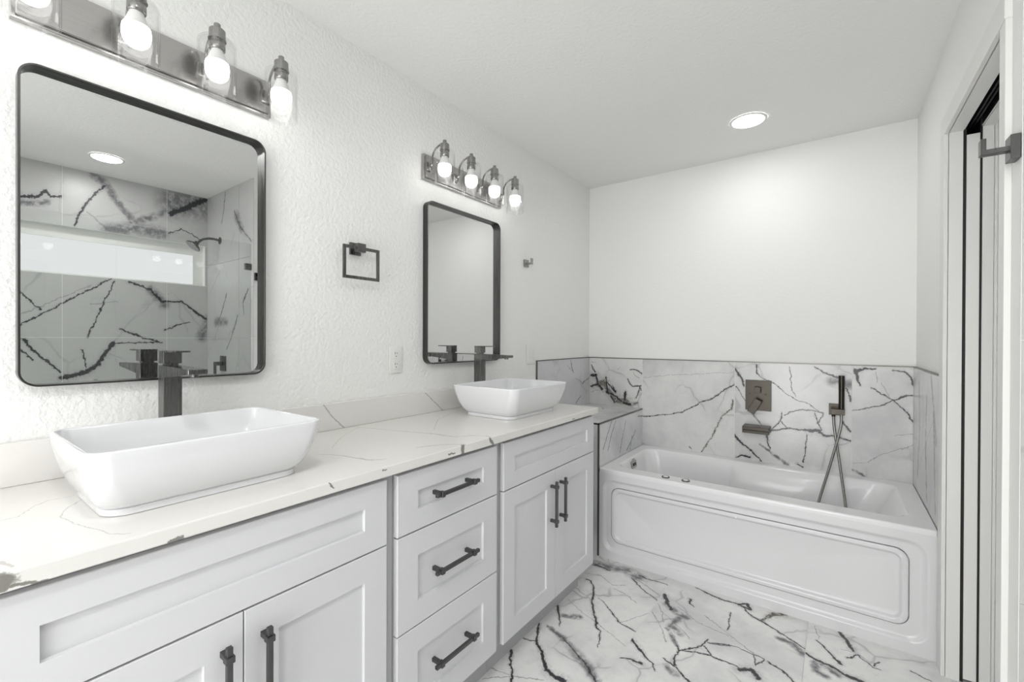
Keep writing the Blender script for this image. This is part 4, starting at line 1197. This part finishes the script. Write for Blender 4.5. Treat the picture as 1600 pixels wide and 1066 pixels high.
t = thing('shower_bracket', 'square taupe wall bracket holding the hand shower', 'bracket', (1.553, TBX, 0.845))
obj('wall_plate', bx(1.519, 1.587, TBX - 0.010, TBX - 0.0005, 0.846, 0.911, 0.001), taupe_metal, t)
b = B(); b.box(1.529, 1.592, 3.058, TBX - 0.009, 0.857, 0.888, 0.001)
b.lathe([(0.0, 0.0), (0.009, 0.0), (0.009, 0.014), (0.0, 0.014)], (1.541, 3.080, 0.844), n=16)
obj('holder', b, taupe_metal, t)
t = thing('hand_shower', 'slim taupe hand shower with hose hanging into the bathtub', 'hand shower', (1.577, 3.076, 0.889))
b = B(); b.lathe([(0.0, 0.0), (0.0125, 0.0), (0.0135, 0.002), (0.0135, 0.105), (0.0142, 0.107), (0.0142, 0.185), (0.013, 0.1865), (0.0, 0.1865)], (1.577, 3.076, 0.8885), n=24)
obj('wand', b, taupe_metal, t)
def bez(p, n=40):
    pts = []; p = [Vector(q) for q in p]
    for i in range(len(p) - 1):
        a = p[max(i - 1, 0)]; q = p[i]; r = p[i + 1]; s = p[min(i + 2, len(p) - 1)]
        for k in range(n // 4):
            u = k / (n // 4)
            pts.append(0.5 * ((2 * q) + (r - a) * u + (2 * a - 5 * q + 4 * r - s) * u * u + (3 * q - a - 3 * r + s) * u ** 3))
    pts.append(p[-1]); return pts
hose = bez([(1.541, 3.080, 0.844), (1.545, 3.078, 0.78), (1.561, 3.060, 0.66), (1.580, 3.000, 0.52), (1.600, 2.900, 0.36), (1.600, 2.80, 0.24), (1.560, 2.72, 0.185), (1.500, 2.70, 0.165),
            (1.450, 2.74, 0.19), (1.452, 2.80, 0.27), (1.478, 2.87, 0.40), (1.518, 2.97, 0.55), (1.553, 3.040, 0.69), (1.574, 3.072, 0.79), (1.577, 3.076, 0.857)])
b = B(); b.tube(hose, 0.0068, 10)
obj('hose', b, brushed('hose_metal', (0.30, 0.29, 0.27), 0.3, (20, 20, 700), 0.3), t, smooth=60)

# ------------------------------------------------------------------ shower fittings, visible in the near mirror
t = thing('shower_screen', 'clear fixed glass panel of the shower, seen in the near mirror', 'glass panel', (1.93, 1.13, 0))
obj('glass_sheet', bx(1.925, 1.935, 0.7495, SY1 - 0.004, 0.03, 1.961), door_glass, t, smooth=0)
obj('wall_clamp', bx(1.917, 1.943, SY1 - 0.045, SY1 - 0.003, 1.77, 1.815, 0.001), gunmetal, t)
obj('bottom_channel', bx(1.918, 1.942, 0.7495, SY1 - 0.004, 0.0, 0.032), gunmetal, t)
t = thing('shower_door', 'clear glass shower door next to the fixed panel', 'glass door', (1.93, 0.12, 0))
obj('glass_sheet', bx(1.925, 1.935, -0.55, 0.7455, 0.012, 1.961), door_glass, t, smooth=0)
b = B(); b.tube([(1.935, 0.66, 1.02), (1.97, 0.66, 1.02), (1.975, 0.66, 1.00), (1.975, 0.66, 0.84), (1.97, 0.66, 0.82), (1.935, 0.66, 0.82)], 0.009, 10)
obj('handle', b, chrome, t)
t = thing('shower_sprayer', 'round shower head on a bent arm inside the shower', 'shower head', (2.46, SY1 - 0.003, 2.04))
b = B(); b.tube(bez([(2.47, SY1 - 0.003, 2.055), (2.47, SY1 - 0.06, 2.06), (2.47, SY1 - 0.12, 2.045), (2.47, SY1 - 0.16, 2.01)]), 0.009, 10)
b.lathe([(0.028, 0.0), (0.028, -0.004), (0.012, -0.010)], (2.47, SY1 - 0.003, 2.055), 'y', 20)
obj('shower_arm', b, gunmetal, t)
b = B(); b.lathe([(0.0, 0.0), (0.014, 0.0), (0.020, -0.018), (0.050, -0.038), (0.055, -0.046), (0.052, -0.050), (0.0, -0.050)], (0, 0, 0), n=28)
bmesh.ops.transform(b.bm, matrix=Matrix.Translation((2.47, SY1 - 0.16, 2.015)) @ Matrix.Rotation(math.radians(-40), 4, 'X'), verts=list(b.bm.verts))
obj('spray_face', b, gunmetal, t, smooth=40)
t = thing('shower_valve', 'dark shower valve with lever on the far shower wall', 'valve', (2.40, SY1 - 0.003, 1.02))
obj('wall_plate', bx(2.35, 2.45, SY1 - 0.012, SY1 - 0.0035, 1.01, 1.13, 0.001), gunmetal, t)
b = B(); b.box(2.385, 2.415, SY1 - 0.06, SY1 - 0.011, 1.055, 1.085, 0.001); b.box(2.385, 2.415, SY1 - 0.07, SY1 - 0.058, 0.99, 1.085, 0.001)
obj('lever', b, gunmetal, t)
